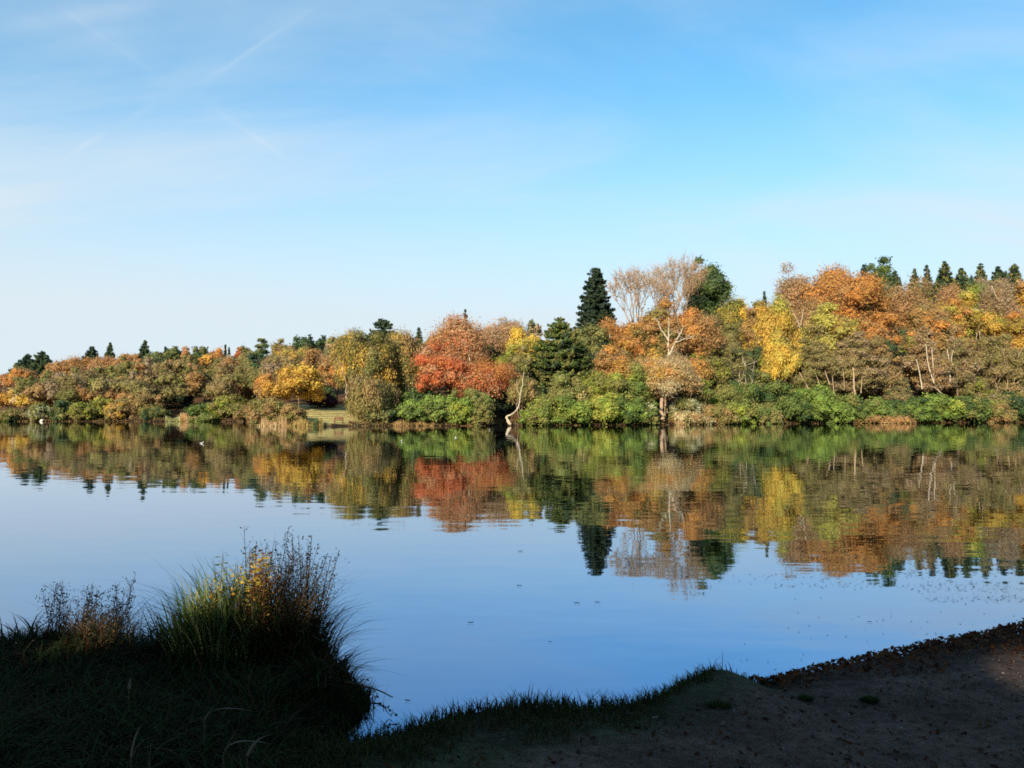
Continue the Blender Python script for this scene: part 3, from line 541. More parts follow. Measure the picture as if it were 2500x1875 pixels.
# kind | x | top | width | metres behind the waterline | bare trunk share | colours | label
TREES = """
R|-110|925|120|40|.2|rust,orange|rust coloured tree just inside the left edge of the picture
R|12|915|62|70|.2|rust,salmon,red|reddish brown tree at the left edge under the skyline
R|52|902|70|62|.15|orange,rust|orange tree below the two dark conifers at far left
E|45|893|44|108|.1|olive,pine|small olive evergreen at the left foot of the two leftmost conifers
C|66|864|46|114|.1|conifer,blue|left one of the two dark conifers at the left end of the skyline
C|101|857|42|112|.08|conifer,pine|right one of the two dark conifers at the left end of the skyline
R|145|884|78|104|.15|rust,salmon|rusty tree on the skyline right of the two leftmost conifers
A|190|874|80|106|.15|rust,orange,tan|thin orange brown tree on the left skyline before the bushy conifer
C|223|845|42|112|.05|conifer,blue|wide dark conifer left of the slim conifer on the left skyline
C|267|836|26|118|.1|conifer,conifer,pine|slim conifer standing clear of the left skyline
A|255|872|80|104|.15|rust,salmon|rust brown crown under the slim skyline conifer
R|310|866|74|100|.15|orange,rust,salmon|orange tree on the skyline left of the pointed green conifer
C|352|832|34|104|.05|conifer,pine|pointed green conifer above the orange slope on the left
E|382|862|60|84|.1|olive,pine|grey green rounded tree below the pointed green conifer
C|402|846|18|104|.05|conifer|tiny dark conifer tip left of the olive skyline trees
E|422|848|44|98|.1|pine,olive,dgreen|dark olive tree beside the tiny conifer tip on the skyline
R|452|850|44|100|.15|orange,salmon|small orange tree between two dark trees on the left skyline
E|488|848|52|98|.1|olive,dgreen,pine|dark olive crown right of the small orange skyline tree
R|527|854|44|96|.15|orange,tan|orange crown just left of the two thin spires
N|549|842|9|104|.1|conifer,black|taller of the two thin dark spires on the skyline
N|558|850|8|103|.1|conifer,black|shorter of the two thin dark spires on the skyline
M|584|850|30|90|.15|red,scarlet|bright red tree near the skyline right of the thin spires
M|466|884|40|74|.15|crimson,red|small crimson tree on the left hillside
R|506|868|46|70|.15|gold,orange|golden orange tree right of the small crimson tree
E|592|874|44|76|.1|dgreen,green,pine|dark green bush below the bright red skyline tree
R|604|848|44|102|.1|olive,brown|olive brown crown left of the flat topped pine
P|637|824|58|90|.62|pine,pine,olive|flat topped umbrella pine on the skyline
E|640|862|60|74|.1|dgreen,conifer,blue|dark green tree under the flat topped umbrella pine
R|690|833|64|84|.15|rust,olive,brown|brown and olive crown right of the flat topped pine
E|737|824|54|92|.15|pine,dgreen|rounded dark evergreen left of the small pointed conifer tip
C|756|816|26|96|.05|conifer,blue|small pointed conifer tip amid dark rounded evergreens
E|782|822|36|94|.1|conifer,blue,dgreen|blue black evergreen right of the small pointed tip
E|810|824|36|92|.15|twig,olive,pine|grey brown crown at the end of the dark evergreen group
R|20|960|70|18|.1|gold,orange|golden orange tree low at the left edge
R|70|948|72|14|.05|cream,yellow,tan|pale yellow tree above the silvery shrub near the left edge
R|140|918|76|48|.1|orange,gold,rust|orange gold tree in the middle of the left hillside
R|110|962|74|16|.1|tan,khaki,gold|tan tree between silvery bush and dark olive bush on the left shore
R|175|950|80|18|.1|khaki,olive,brown|khaki brown tree behind the dark olive waterline bush
R|240|945|80|20|.1|brown,rust,olive|brown tree above the yellow green bush on the left shore
R|205|925|84|42|.1|brown,rust,olive|brown tree above the olive shore bushes at left
R|262|905|80|60|.1|olive,khaki,brown|olive crown halfway up the left hillside
R|325|900|84|56|.1|gold,tan,olive|yellowish brown tree halfway up the left hillside
A|300|945|100|26|.1|twig,brown|bare looking brown tree low on the left hillside
R|395|905|80|52|.1|khaki,olive,rust|khaki crown left of the crimson tree
A|410|940|90|24|.1|brown,twig,khaki|twiggy brown tree above the dark hollow on the left shore
R|500|926|54|34|.1|gold,orange,tan|golden tree above the green bush on the left shore
R|545|905|70|48|.1|brown,olive|dull brown tree right of the golden hillside tree
A|575|935|90|24|.1|brown,rust,twig|brown twiggy tree behind the olive bushes left of the point
R|610|915|70|40|.1|rust,brown,salmon|russet crown left of the golden trees on the point
R|655|905|70|36|.1|olive,tan,gold|olive gold tree above the orange tree on the point
R|700|858|90|44|.1|gold,yellow,olive|tall golden tree in line above the yellow maple
R|745|848|56|60|.1|yg,olive,gold|yellow green crown behind the yellow maple
A|765|870|90|52|.1|rust,tan,brown|russet wood tree left of the tall olive birches
S|28|1000|76|5|0|olive,brown|brown olive bush at the left edge waterline
S|24|1011|34|2.5|0|dgreen,green|small dark green bush at the left edge waterline
S|100|986|66|5|0|silver,olive,olive|silvery grey bush above the white rock
S|162|980|80|6|0|olive,pine,dgreen|dark olive bush on the waterline right of the silvery bush
S|205|985|70|5|0|khaki,yg|khaki bush left of the yellow green bush on the left shore
S|240|972|66|7|0|yg,olive,lime|yellow green bush on the left shore
S|285|985|60|5|0|tan,khaki,gold|tan bush on the waterline left of the round brown bush
S|345|955|92|10|0|brown,khaki,tan|big round brown bush left of the dark hollow
S|375|992|70|7|0|pine,olive|dark bush under the big round brown bush
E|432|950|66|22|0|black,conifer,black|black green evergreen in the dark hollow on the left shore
S|495|985|70|9|0|green,dgreen,green|green bush right of the dark hollow on the left shore
S|505|1012|62|3|0|green,olive|low green bush at the waterline below the golden tree
S|555|968|90|8|0|olive,khaki,yg|olive bush on the bank left of the point
S|602|982|66|6|0|brown,olive,tan|brown bush in the angle of the bank beside the point
R|660|915|104|14|.05|orange,gold,tan|orange gold tree at the back left of the point
M|730|896|116|13|.08|yellow,gold,gold|bright yellow maple on the point beside the lawn
S|648|975|94|6|0|khaki,olive,tan|khaki bush at the tip of the point
S|702|990|84|6|0|olive,tan,brown|olive brown bush under the yellow maple
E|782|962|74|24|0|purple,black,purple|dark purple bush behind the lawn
S|795|948|50|30|0|green,dgreen|green bush above the dark purple bush
R|822|880|84|34|.05|tan,orange,salmon|orange tan tree at the left of the tall olive birches
W|862|812|100|12|.05|khaki,olive,gold|tall drooping olive birch at the right of the lawn
W|912|820|96|10|.05|khaki,gold,olive|tall drooping olive birch with two thin pale trunks
W|908|925|112|4|0|khaki,olive,tan|drooping khaki willow at the waterline right of the lawn
C|934|777|50|66|.1|conifer,blue,pine|dark spreading pine rising behind the olive birches
W|985|815|116|16|.22|gold,khaki,tan|golden birch with a forked white trunk
A|1000|880|120|18|.1|olive,khaki,brown|olive brown tree behind the forked white trunk
C|1022|797|24|62|.05|conifer,pine|small dark conifer tip over the golden birch
E|1055|822|40|52|.1|dgreen,pine|dark green crown between golden birch and salmon tree
R|1070|835|60|36|.1|tan,gold,olive|tan crown at the left shoulder of the salmon tree
C|1136|754|20|60|.1|conifer,purple,conifer|small dark wind bent pine top above the salmon tree
A|1120|780|150|22|.12|salmon,red,orange,salmon|salmon red tree with pale inner limbs behind the red maple
A|1200|795|130|32|.1|salmon,twig,salmon|pinkish brown twiggy tree right of the salmon tree
M|1092|846|140|9|.15|scarlet,orange,salmon,red,scarlet|large scarlet maple above the green shore bushes
A|1180|886|140|9|.2|red,orange,salmon,scarlet|lower red branches spreading right of the scarlet maple
A|1240|892|70|14|.15|salmon,red,rust|thin red brown tree left of the broad green spruce
A|1250|783|80|60|.1|twig,salmon|pinkish bare crown on the skyline behind the lime tree
E|1300|786|44|66|.1|twig,pine|grey green crown on the skyline left of the broad spruce
R|1283|806|104|30|.1|lime,yellow,lime|bright lime yellow tree beside the broad green spruce
E|1180|935|110|12|0|dgreen,olive,pine|olive evergreen over the left side of the black opening
S|930|1000|76|6|0|olive,khaki,dgreen|dull olive bush at the waterline under the forked white trunk
E|1025|945|90|12|0|dgreen,green,dgreen|dark evergreen bush under the left end of the scarlet maple
S|1012|978|80|5|0|bright,green,green|bright green bush left end of the rhododendron bank
S|1070|962|90|6|0|green,bright,olive|green rhododendron below the scarlet maple
S|1125|972|90|5|0|green,bright,yg|green rhododendron in the middle of the left bank
S|1160|950|80|6|0|olive,green,khaki|grey olive bush beside the black opening
S|1176|985|56|3|0|olive,khaki|khaki bush forming the left edge of the black opening
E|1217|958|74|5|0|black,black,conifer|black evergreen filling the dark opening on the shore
E|1215|918|90|12|0|olive,green,dgreen|olive green evergreen arching over the dark opening
W|1272|925|70|5|0|khaki,olive,tan|khaki willow growing round the bent white trunk
C|1368|775|140|20|.05|pine,green,olive|broad green spruce left of the tallest dark conifer
C|1456|650|86|42|.14|conifer,blue,conifer|tallest dark conifer standing above the wood
E|1432|798|110|22|.1|olive,pine,conifer|dark evergreen at the foot of the tallest conifer
A|1505|785|100|26|.1|orange,rust,salmon|orange tree with a thin white stem right of the tallest conifer
R|1500|850|100|14|.1|orange,tan,gold|orange brown tree behind the olive shore bushes
R|1560|795|110|24|.1|orange,gold,rust|orange tree under the left bare tree
B|1560|652|185|30|.42|orange,tan,rust|left of the two tall bare trees with thin orange leaves
B|1652|620|142|34|.45|twig,orange,olive|tallest bare tree with an open pinkish crown
E|1734|644|100|44|.1|green,pine,dgreen|tall dark evergreen right of the tallest bare tree
A|1700|650|60|46|.2|rust,brown|rust brown crown between tallest bare tree and tall evergreen
A|1745|770|100|36|.1|brown,rust,pine|brown crown below the tall dark evergreen
O|1605|745|120|18|.15|olive,orange,rust|olive orange oak crown left of the dead white tree
O|1680|765|150|20|.15|orange,rust,tan|orange brown oak behind the dead white tree
R|1585|860|110|10|.1|gold,tan,olive|gold brown tree left of the cream leaved oak
A|1624|874|156|3.6|.22|cream,tan,gold,cream,orange|cream leaved oak with a thick pale trunk at the waterline
R|1690|880|90|9|.15|orange,gold,tan|small orange tree right of the cream leaved oak
S|1335|968|100|6|0|yg,olive,green|olive green bush right of the bent white trunk
S|1305|995|70|3|0|yg,bright,olive|yellow green bush at the waterline beside the bent white trunk
S|1392|925|120|10|0|olive,green,khaki|tall olive bush below the broad green spruce
S|1400|975|96|4|0|bright,green,yg|bright green bush in the middle of the central bank
S|1465|915|120|10|0|olive,yg,khaki|tall olive bush below the tallest conifer
S|1475|965|96|4|0|yg,bright,lime|yellow green bush at the waterline below the tallest conifer
S|1535|898|110|9|0|olive,green,yg|tall green bush below the left bare tree
S|1538|968|84|4|0|green,dgreen,bright|dark green bush left of the pale thick trunk
S|1576|985|60|3|0|silver,green,olive|grey green bush touching the pale thick trunk
E|1578|950|60|9|0|dgreen,conifer|dark evergreen in the shade left of the cream oak
S|1672|972|80|5|0|silver,olive,silver|silvery bush right of the pale thick trunk
S|1680|1006|92|2.5|0|tan,cream,olive|low cream bush on the bank right of the pale thick trunk
F|1705|925|130|6|.15|yg,olive,bright|bright olive layered tree right of the cream oak
S|1735|992|110|3|0|khaki,tan,olive|khaki bush hanging low over the water
F|1720|828|150|16|.2|olive,khaki,yg|olive layered tree left of the yellow birches
F|1790|850|150|14|.15|olive,khaki,pine|wide olive tree below the yellow birches
W|1795|735|100|34|.15|yg,yellow,olive|yellow green drooping birch left of the golden yellow tree
R|1838|755|80|30|.1|gold,tan,lime|tan gold tree between two yellow birches
W|1865|742|66|34|.15|yg,lime,olive|narrow yellow green birch below the lone spruce tip
C|1868|711|20|60|.05|conifer,pine|lone small spruce tip on the skyline left of the orange wood
W|1897|738|126|24|.12|yellow,gold,lime,olive|big golden yellow birch in the middle of the right bank
W|1900|820|86|14|.2|yellow,yellow,lime|lower bright yellow birch over the dark hollow
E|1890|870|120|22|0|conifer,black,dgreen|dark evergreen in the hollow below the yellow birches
A|1948|665|110|44|.2|salmon,tan,twig|airy salmon crown at the left end of the orange wood
A|1985|735|120|34|.15|tan,twig,salmon|tan birch tree with a forked pale trunk
P|2010|678|60|56|.6|conifer,dgreen|dark pine tuft peeping over the orange beech
O|2058|668|200|36|.1|orange,rust,orange|big orange beech crown on the right bank
R|2125|760|110|26|.1|orange,rust|bright orange lower branches at the right of the orange beech
K|2030|752|120|24|.1|gold,lime,khaki|yellow green birch with a short white trunk before the orange beech
E|2150|637|84|46|.1|dgreen,pine,green|tall dark ivy green tree right of the orange beech
C|2114|643|36|50|.1|conifer,blue|thin dark spruce at the left of the ivy green tree
C|2190|658|40|52|.05|conifer,dgreen|small dark spruce at the right of the ivy green tree
A|2232|690|120|34|.1|rust,brown,salmon|rust brown tree right of the ivy green tree
R|2255|750|120|28|.1|rust,orange,brown|rusty lower crown below the rust brown tree
C|2238|653|36|80|.05|conifer,pine,olive|first spruce of the right skyline row beside the ivy green tree
C|2267|645|30|82|.05|conifer,pine|second spruce of the right skyline row
C|2311|635|46|78|.05|pine,conifer,olive|tallest spruce of the right skyline row
C|2352|652|56|76|.05|pine,conifer,olive|wide spruce right of the tallest skyline spruce
C|2399|641|44|78|.05|conifer,pine,olive|slender spruce in the middle of the right skyline row
C|2442|649|50|76|.05|conifer,pine|bushy spruce near the right edge of the skyline
C|2482|642|42|78|.05|conifer,pine,olive|last spruce of the skyline row before the right edge
C|2290|688|34|72|.05|conifer,olive|short spruce between second and tallest spruce of the right skyline row
C|2334|678|34|72|.05|pine,olive|short spruce at the right foot of the tallest skyline spruce
C|2376|672|30|74|.05|conifer,pine|short spruce left of the slender spruce
C|2462|660|26|74|.05|pine,conifer|thin spruce between bushy spruce and last spruce of the skyline row
C|2535|640|50|76|.05|conifer,pine|spruce just outside the right edge
A|2345|700|110|54|.1|rust,salmon,brown|rust brown dome below the tallest skyline spruce
A|2405|688|110|56|.1|twig,brown,mauve|grey brown twiggy crown below the slender spruce
R|2370|722|170|34|.1|yg,lime,gold|large yellow green tree on the right bank
R|2320|735|90|30|.1|lime,tan,orange|yellow orange shoulder left of the large yellow green tree
E|2400|700|100|38|.1|yg,green,yg|mossy green crown behind the white limbed tree
A|2448|684|90|28|.15|twig,tan|grey brown tree with white upright limbs near the right edge
R|2492|700|100|30|.1|gold,orange,tan|golden tree at the right edge below the last spruce
R|2470|780|130|20|.15|gold,orange,yg|gold orange tree low at the right edge
R|2590|730|140|30|.1|orange,rust|orange tree outside the right edge
F|1985|835|150|12|.25|khaki,brown,olive|brown olive layered tree with leaning pale trunks
F|2085|822|150|12|.3|brown,khaki,twig|brown layered tree with a thick orange trunk
F|2150|835|110|16|.2|rust,brown,khaki|russet brown layered tree left of the dark gap
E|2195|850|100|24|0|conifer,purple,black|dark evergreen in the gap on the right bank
F|2200|935|100|7|.1|brown,khaki,pine|dull brown low tree under the dark gap
F|2262|812|120|12|.3|twig,tan,brown|tan tree with several slim white trunks
F|2340|830|120|12|.3|olive,brown,twig|olive brown tree with a forked pale trunk near the right
F|2425|820|150|14|.15|olive,khaki,brown|olive layered tree below the gold tree on the right
F|2490|860|120|10|.1|brown,olive,khaki|brown olive tree low at the right edge
S|1800|935|100|8|0|green,dgreen,olive|dark green bush left of the ivy coloured mound
S|1865|915|96|9|0|dgreen,green,olive|tall dark green mound below the lower yellow birch
S|1800|985|90|3|0|yg,bright,olive|yellow green bush at the waterline below the yellow birches
S|1865|990|80|3|0|olive,green,khaki|olive bush at the waterline right of the yellow green bush
S|1932|960|100|6|0|green,dgreen,green|dark green bush left of the bright laurel
S|1990|945|100|5|0|bright,green,bright|bright green laurel on the right bank
S|2040|985|80|3|0|green,bright|green bush at the waterline right of the bright laurel
S|2068|965|90|6|0|green,dgreen,olive|dark laurel below the thick orange trunk
S|2125|975|90|4|0|bright,green,olive|mid green laurel right of the thick orange trunk
S|2180|978|80|5|0|green,dgreen|deep green laurel below the dark gap
S|2240|972|90|4|0|green,bright,dgreen|green laurel below the slim white trunks
S|2300|965|90|5|0|bright,green,yg|light green laurel right of the slim white trunks
S|2360|970|90|5|0|green,dgreen,olive|green laurel below the forked pale trunk
F|2390|930|120|5|.1|olive,yg,khaki|olive layered bush tree near the right edge
S|2430|985|80|3|0|tan,olive,khaki|tan bush hanging over the water near the right edge
S|2475|960|90|5|0|dgreen,conifer,olive|very dark bush at the right edge
S|2530|965|100|5|0|green,olive|green bush just outside the right edge
S|2150|1010|120|2|0|rust,brown,tan|low reddish bush at the right waterline
"""
STEMS = {
    'tall drooping olive birch with two thin pale trunks': [([(897, 955), (895, 915), (894, 878)], 3.2, 2), ([(904, 930), (906, 905), (911, 864)], 2.6, 1.6)],
    'golden birch with a forked white trunk': [([(1008, 972), (1006, 940), (1004, 905)], 4.5, 2.5), ([(1004, 958), (992, 940), (980, 918)], 3.4, 2), ([(1008, 958), (1013, 940), (1020, 926)], 3, 1.6)],
    'salmon red tree with pale inner limbs behind the red maple': [([(1150, 895), (1140, 855), (1126, 828)], 3.6, 1.4), ([(1144, 862), (1150, 845), (1154, 822)], 2.2, 1.2)],
    'orange tree with a thin white stem right of the tallest conifer': [([(1492, 848), (1491, 825), (1488, 798)], 3, 1.6), ([(1490, 842), (1480, 835), (1472, 826)], 2, 1.2)],
    'cream leaved oak with a thick pale trunk at the waterline': [([(1619, 1026), (1617, 1000), (1620, 972)], 13, 10)],
    'tan birch tree with a forked pale trunk': [([(1956, 802), (1950, 778), (1938, 748)], 3.4, 1.8), ([(1957, 798), (1962, 780), (1970, 753)], 3, 1.6)],
    'yellow green birch with a short white trunk before the orange beech': [([(2012, 810), (2012, 794), (2015, 776)], 4.6, 3.2)],
    'brown olive layered tree with leaning pale trunks': [([(1974, 952), (1968, 930), (1960, 908)], 4, 2.4), ([(2008, 956), (2004, 935), (1999, 908)], 3, 2), ([(2026, 940), (2022, 915), (2018, 888)], 3.2, 2), ([(2037, 962), (2039, 940), (2041, 918)], 2.8, 2)],
    'brown layered tree with a thick orange trunk': [([(2088, 964), (2089, 938), (2092, 896)], 7, 4), ([(2102, 960), (2110, 924), (2133, 915)], 3.2, 1.6), ([(2062, 950), (2065, 925), (2068, 900)], 2.4, 1.6)],
    'tan tree with several slim white trunks': [([(2251, 950), (2251, 915), (2248, 876)], 3.8, 2.4), ([(2281, 936), (2272, 890), (2271, 838)], 4.2, 2.2), ([(2281, 932), (2283, 890), (2286, 848)], 3.8, 2), ([(2298, 960), (2290, 948), (2277, 940)], 2.6, 1.4)],
    'olive brown tree with a forked pale trunk near the right': [([(2320, 934), (2324, 888), (2324, 850)], 4, 2.2), ([(2324, 886), (2330, 870), (2339, 855)], 3, 1.8)],
    'grey brown tree with white upright limbs near the right edge': [([(2452, 788), (2449, 742), (2434, 695)], 4.2, 1.8), ([(2450, 742), (2453, 725), (2458, 702)], 3, 1.4), ([(2436, 779), (2415, 764), (2389, 749)], 3, 1.6), ([(2425, 812), (2398, 784), (2364, 771)], 3.4, 1.6)],
    'gold orange tree low at the right edge': [([(2456, 868), (2468, 840), (2466, 810)], 4.6, 2.6), ([(2470, 842), (2482, 830), (2500, 828)], 3, 1.8)],
    'tall green bush below the left bare tree': None,
}
for i, line in enumerate(TREES.strip().split('\n')):
    k, px, top, wid, off, cb, cols, label = line.split('|')
    sc_ = M_TAN if 'thick' in label or 'layered tree with leaning' in label else M_PALE
    tree(i, k, float(px), float(top), float(wid), float(off), float(cb), cols.split(','), label, STEMS.get(label), sc_, **EXTRA.get(label, {}))

# the bent white trunk leaning over the water
def bent_birch():
    D = 142.6; base = P3(1248, 1032, D); base[2] = gz(base[0], D)
    root = tag(empty('birch_tree', tuple(base)), 'bent white birch trunk curving up beside the black opening', 'birch', GROUPS['K'])
    def br(name, pts, w0, w1):
        g = Geo(); P = catmull([P3(a, b, D) - base for a, b in pts], 5); tube(g, P, np.linspace(w0, w1, len(P)) / 2 / F * D, (.6, .5, .4), 8); g.build(name, M_PALE, root, True)
    br('trunk', [(1247, 1036), (1241, 1026), (1236, 1018), (1250, 1011), (1262, 1000), (1268, 984), (1270, 966), (1273, 950), (1277, 938)], 5.0, 2.0)
    br('branch', [(1238, 1018), (1239, 1028), (1243, 1036)], 5, 4)
    br('branch', [(1277, 940), (1276, 925), (1280, 908)], 2.4, 1.2)
    br('branch', [(1270, 966), (1263, 950), (1262, 930)], 1.8, .9)
bent_birch()
def dead_tree():
    px, D = 1634, float(shoreD(1634)) + 8.6; base = P3(px, 1015, D); base[2] = gz(base[0], D) - .2; rng = np.random.default_rng(8)
    root = tag(empty('dead_tree', tuple(base)), 'dead white forked tree standing above the cream leaved oak', 'dead tree')
    def br(name, pts, w0, w1, tw=0):
        g = Geo(); P = catmull([P3(a, b, D) - base + np.array([0, .25 * k, 0]) for k, (a, b) in enumerate(pts)], 5); P[1:-1] += rng.normal(0, .05, (len(P) - 2, 3))
        tube(g, P, np.linspace(w0, w1, len(P)) / 2 / F * D, (.6, .5, .4), 8)
        for k in range(tw):
            s0 = P[rng.integers(len(P) // 2, len(P))]; e = s0 + np.array([rng.normal(0, 1), rng.normal(0, .6), rng.uniform(.3, 1.6)]); tube(g, catmull([s0, (s0 + e) / 2 + rng.normal(0, .12, 3), e], 3), np.linspace(.05, .015, 7), (.6, .5, .4), 4)
        g.build(name, M_PALE, root, True)
    br('trunk', [(1628, 1012), (1630, 940), (1632, 885), (1635, 832), (1636, 774)], 8, 2.4, 8)
    br('branch', [(1634, 832), (1620, 811), (1612, 795), (1607, 777)], 3.8, 1.6, 6); br('branch', [(1633, 870), (1650, 834), (1661, 818), (1670, 800)], 5, 1.8, 8)
    br('branch', [(1650, 836), (1668, 829), (1696, 822)], 3, 1.3, 6); br('branch', [(1633, 862), (1645, 858), (1660, 848)], 2, 1, 4)
dead_tree()

# ------------------------------------------------------------------ the wood between the trees one can tell apart
def wood_fill():
    rng = np.random.default_rng(77); g = Geo()
    SKX = [-300, 0, 100, 150, 330, 500, 600, 700, 800, 900, 1000, 1100, 1200, 1300, 1400, 1480, 1550, 1700, 1760, 1850, 1950, 2050, 2200, 2230, 2400, 2800]
    SKY = [950, 922, 905, 892, 872, 862, 858, 850, 850, 842, 835, 815, 812, 815, 860, 840, 810, 810, 775, 760, 735, 735, 745, 722, 720, 720]
    pal_l = [PAL[c] for c in ('brown', 'olive', 'rust', 'khaki', 'tan', 'olive', 'twig', 'olive', 'rust', 'khaki', 'brown')]
    pal_r = [PAL[c] for c in ('brown', 'olive', 'rust', 'khaki', 'pine', 'dgreen', 'orange', 'brown', 'yg')]
    cnt = 0
    for _ in range(9000):
        px = rng.uniform(-260, 2760); off = rng.uniform(8 if px < 600 else 16, 125)
        if 690 < px < 890 and off < 36: continue
        D = float(shoreD(px)) + off; x = (px - 1250) / F * D; z = float(farpart(np.array([x]), np.array([D]))[0][0])
        r = rng.uniform(2.0, 4.0); hh = (rng.uniform(5.5, 10) + (3 if px > 1300 else 0)) * min(1, .45 + off / 40)
        top = HOR - (z + hh + r * .8 - CAMZ) / D * F
        if top < np.interp(px, SKX, SKY) + 10: continue
        cnt += 1
        if cnt > 1000: break
        pl = pal_l if px < 1000 else pal_r
        c1 = pl[rng.integers(len(pl))]
        puff_crown(g, rng, (x, D), z + hh, r, hh * .6, [c1, c1, tuple(np.array(c1) * .8)], .0019 * D, .55, 6, .5, .8, 1.1, tw=.15)
    o = g.build('hillside_wood', M_LEAF); tag(o, 'mixed brown and olive wood covering the far hillside behind the separate trees', kind='stuff')
wood_fill()

# ------------------------------------------------------------------ reeds and litter along the far waterline
def far_fringe():
    rng = np.random.default_rng(5); g = Geo()
    def reeds(pa, pb, n, off0, off1, h, cols):
        px = rng.uniform(pa, pb, n); D = shoreD(px) + rng.uniform(off0, off1, n); x = (px - 1250) / F * D; z = ground_z(x, D) - .1
        d = np.stack([rng.normal(0, .12, n), rng.normal(0, .12, n), np.ones(n)], 1); c = np.array([PAL[q] for q in cols])[rng.integers(0, len(cols), n)]
        hh = h * rng.uniform(.5, 1.2, n) * (.75 + .35 * np.sin(px * .13))
        slivers(g, rng, np.stack([x, D, z], 1), d, hh, .13, c)
    reeds(628, 700, 1800, -.5, 1.5, 1.6, ['tan', 'salmon', 'cream']); reeds(700, 790, 1500, -.5, 1.2, 1.0, ['tan', 'rust', 'lime', 'khaki'])
    reeds(765, 776, 240, -.6, .2, 1.9, ['green', 'pine']); reeds(440, 480, 900, -.4, 3, 1.6, ['orange', 'salmon', 'cream'])
    reeds(405, 445, 500, -.4, 2, 1.2, ['silver', 'yg']); reeds(2230, 2290, 700, -.4, .6, 1.3, ['orange', 'tan', 'orange'])
    reeds(960, 1060, 900, -.3, .8, .8, ['rust', 'tan', 'brown'])
    o = g.build('reed_bed', M_GRASS); tag(o, 'tan and rusty reeds fringing the far waterline', kind='stuff')
    g = Geo()
    n = 15000; px = rng.uniform(-200, 2700, n); off = rng.uniform(-.5, 2.2, n); D = shoreD(px) + off; x = (px - 1250) / F * D; z = ground_z(x, D) + .05 + rng.uniform(0, .4, n) * (np.sin(px * .07) * .4 + .6)
    keep = (z > 0) & ~((px > 785) & (px < 850)); cc = np.array([PAL[q] for q in ('rust', 'brown', 'salmon', 'purple', 'olive', 'khaki')]) * .6
    leaves(g, rng, np.stack([x, D, z], 1)[keep], rng.normal(size=(keep.sum(), 3)) + np.array([0, -.6, .6]), .26, cc[rng.integers(0, 6, keep.sum())])
    o = g.build('bank_undergrowth', M_LEAF); tag(o, 'reddish brown undergrowth along the foot of the far bank', kind='stuff')
far_fringe()

# ------------------------------------------------------------------ bench, rock, birds
def box(g, c, s, col=(.3, .2, .1), rot=0.0, bev=.012):
    c = np.array(c, float); s = np.array(s, float) / 2
    v = []; b = min(bev, s.min() * .5)
    for sx in (-1, 1):
        for sy in (-1, 1):
            for sz in (-1, 1):
                for ax in range(3):
                    p = np.array([sx, sy, sz]) * (s - b); p[ax] = [sx, sy, sz][ax] * s[ax]; v.append(p)
    import bmesh
    bm = bmesh.new()
    for p in v: bm.verts.new(p)
    bmesh.ops.convex_hull(bm, input=bm.verts); bmesh.ops.triangulate(bm, faces=bm.faces)
    bm.verts.index_update(); V = np.array([q.co[:] for q in bm.verts]); Fc = np.array([[q.index for q in f.verts] for f in bm.faces]); bm.free()
    ca, sa = math.cos(rot), math.sin(rot); V = np.stack([V[:, 0], V[:, 1] * ca - V[:, 2] * sa, V[:, 1] * sa + V[:, 2] * ca], 1)
    g.add(V + c, Fc, col)
M_WOODP = principled('weathered_bench_wood', (.17, .07, .04), .8, .2, .3, 6)
def bench():
    D = 139.5; px = 827; x = (px - 1250) / F * D; z = gz(x, D)
    root = tag(empty('park_bench', (x, D, z)), 'small dark red wooden bench on the lawn above the water', 'bench')
    for k in range(3): g = Geo(); box(g, (0, -.22 + .17 * k, .45), (1.5, .14, .05)); g.build('seat_slat', M_WOODP, root)
    for k in range(3): g = Geo(); box(g, (0, .29 + .03 * k, .6 + .15 * k), (1.5, .035, .12), rot=-.2); g.build('back_slat', M_WOODP, root)
    for s in (-.66, .66):
        g = Geo(); box(g, (s, -.2, .22), (.09, .09, .44)); g.build('leg', M_WOODP, root)
        g = Geo(); box(g, (s, .27, .48), (.09, .07, .96), rot=-.12); g.build('leg', M_WOODP, root)
        g = Geo(); box(g, (s, .02, .66), (.08, .52, .05)); g.build('armrest', M_WOODP, root)
bench()
M_ROCK = principled('pale_rock', (.62, .58, .5), .9, .2, .3, 2, .05)
def rock():
    px = 103; D = 207.4; x = (px - 1250) / F * D; rng = np.random.default_rng(3); g = Geo()
    V = ICO_V * np.array([.42, .4, .36]) * (1 + .13 * rng.normal(size=(len(ICO_V), 1))); g.add(V, ICO_F, (.6, .6, .5))
    o = g.build('rock', M_ROCK); o.location = (x, D, .22); tag(o, 'pale white rock at the left waterline below the silvery bush', 'rock')
rock()
M_WHITE = principled('white_feathers', (.80, .79, .74), .7, .2, .08, 8)
M_GREYF = principled('grey_feathers', (.34, .35, .36), .7, .2, .15, 8)
M_BEAK = principled('yellow_beak', (.6, .3, .05), .5, .3, .1, 8)
def lathe_x(g, prof, col, sides=12, squash=1.0):
    pts = np.array([(p[0], 0, p[1]) for p in prof]); r = [p[2] for p in prof]
    a = np.arange(sides) * 2 * math.pi / sides
    V = np.stack([np.stack([np.full(sides, p[0]), np.cos(a) * q * squash, p[2] + np.sin(a) * q], 1) for p, q in zip(pts, r)])
    n = len(pts); i = np.arange(n - 1)[:, None] * sides; k = np.arange(sides)[None]; k2 = (k + 1) % sides
    g.add(V.reshape(-1, 3), np.stack([i + k, i + k2, i + sides + k2, i + sides + k], -1).reshape(-1, 4), col)
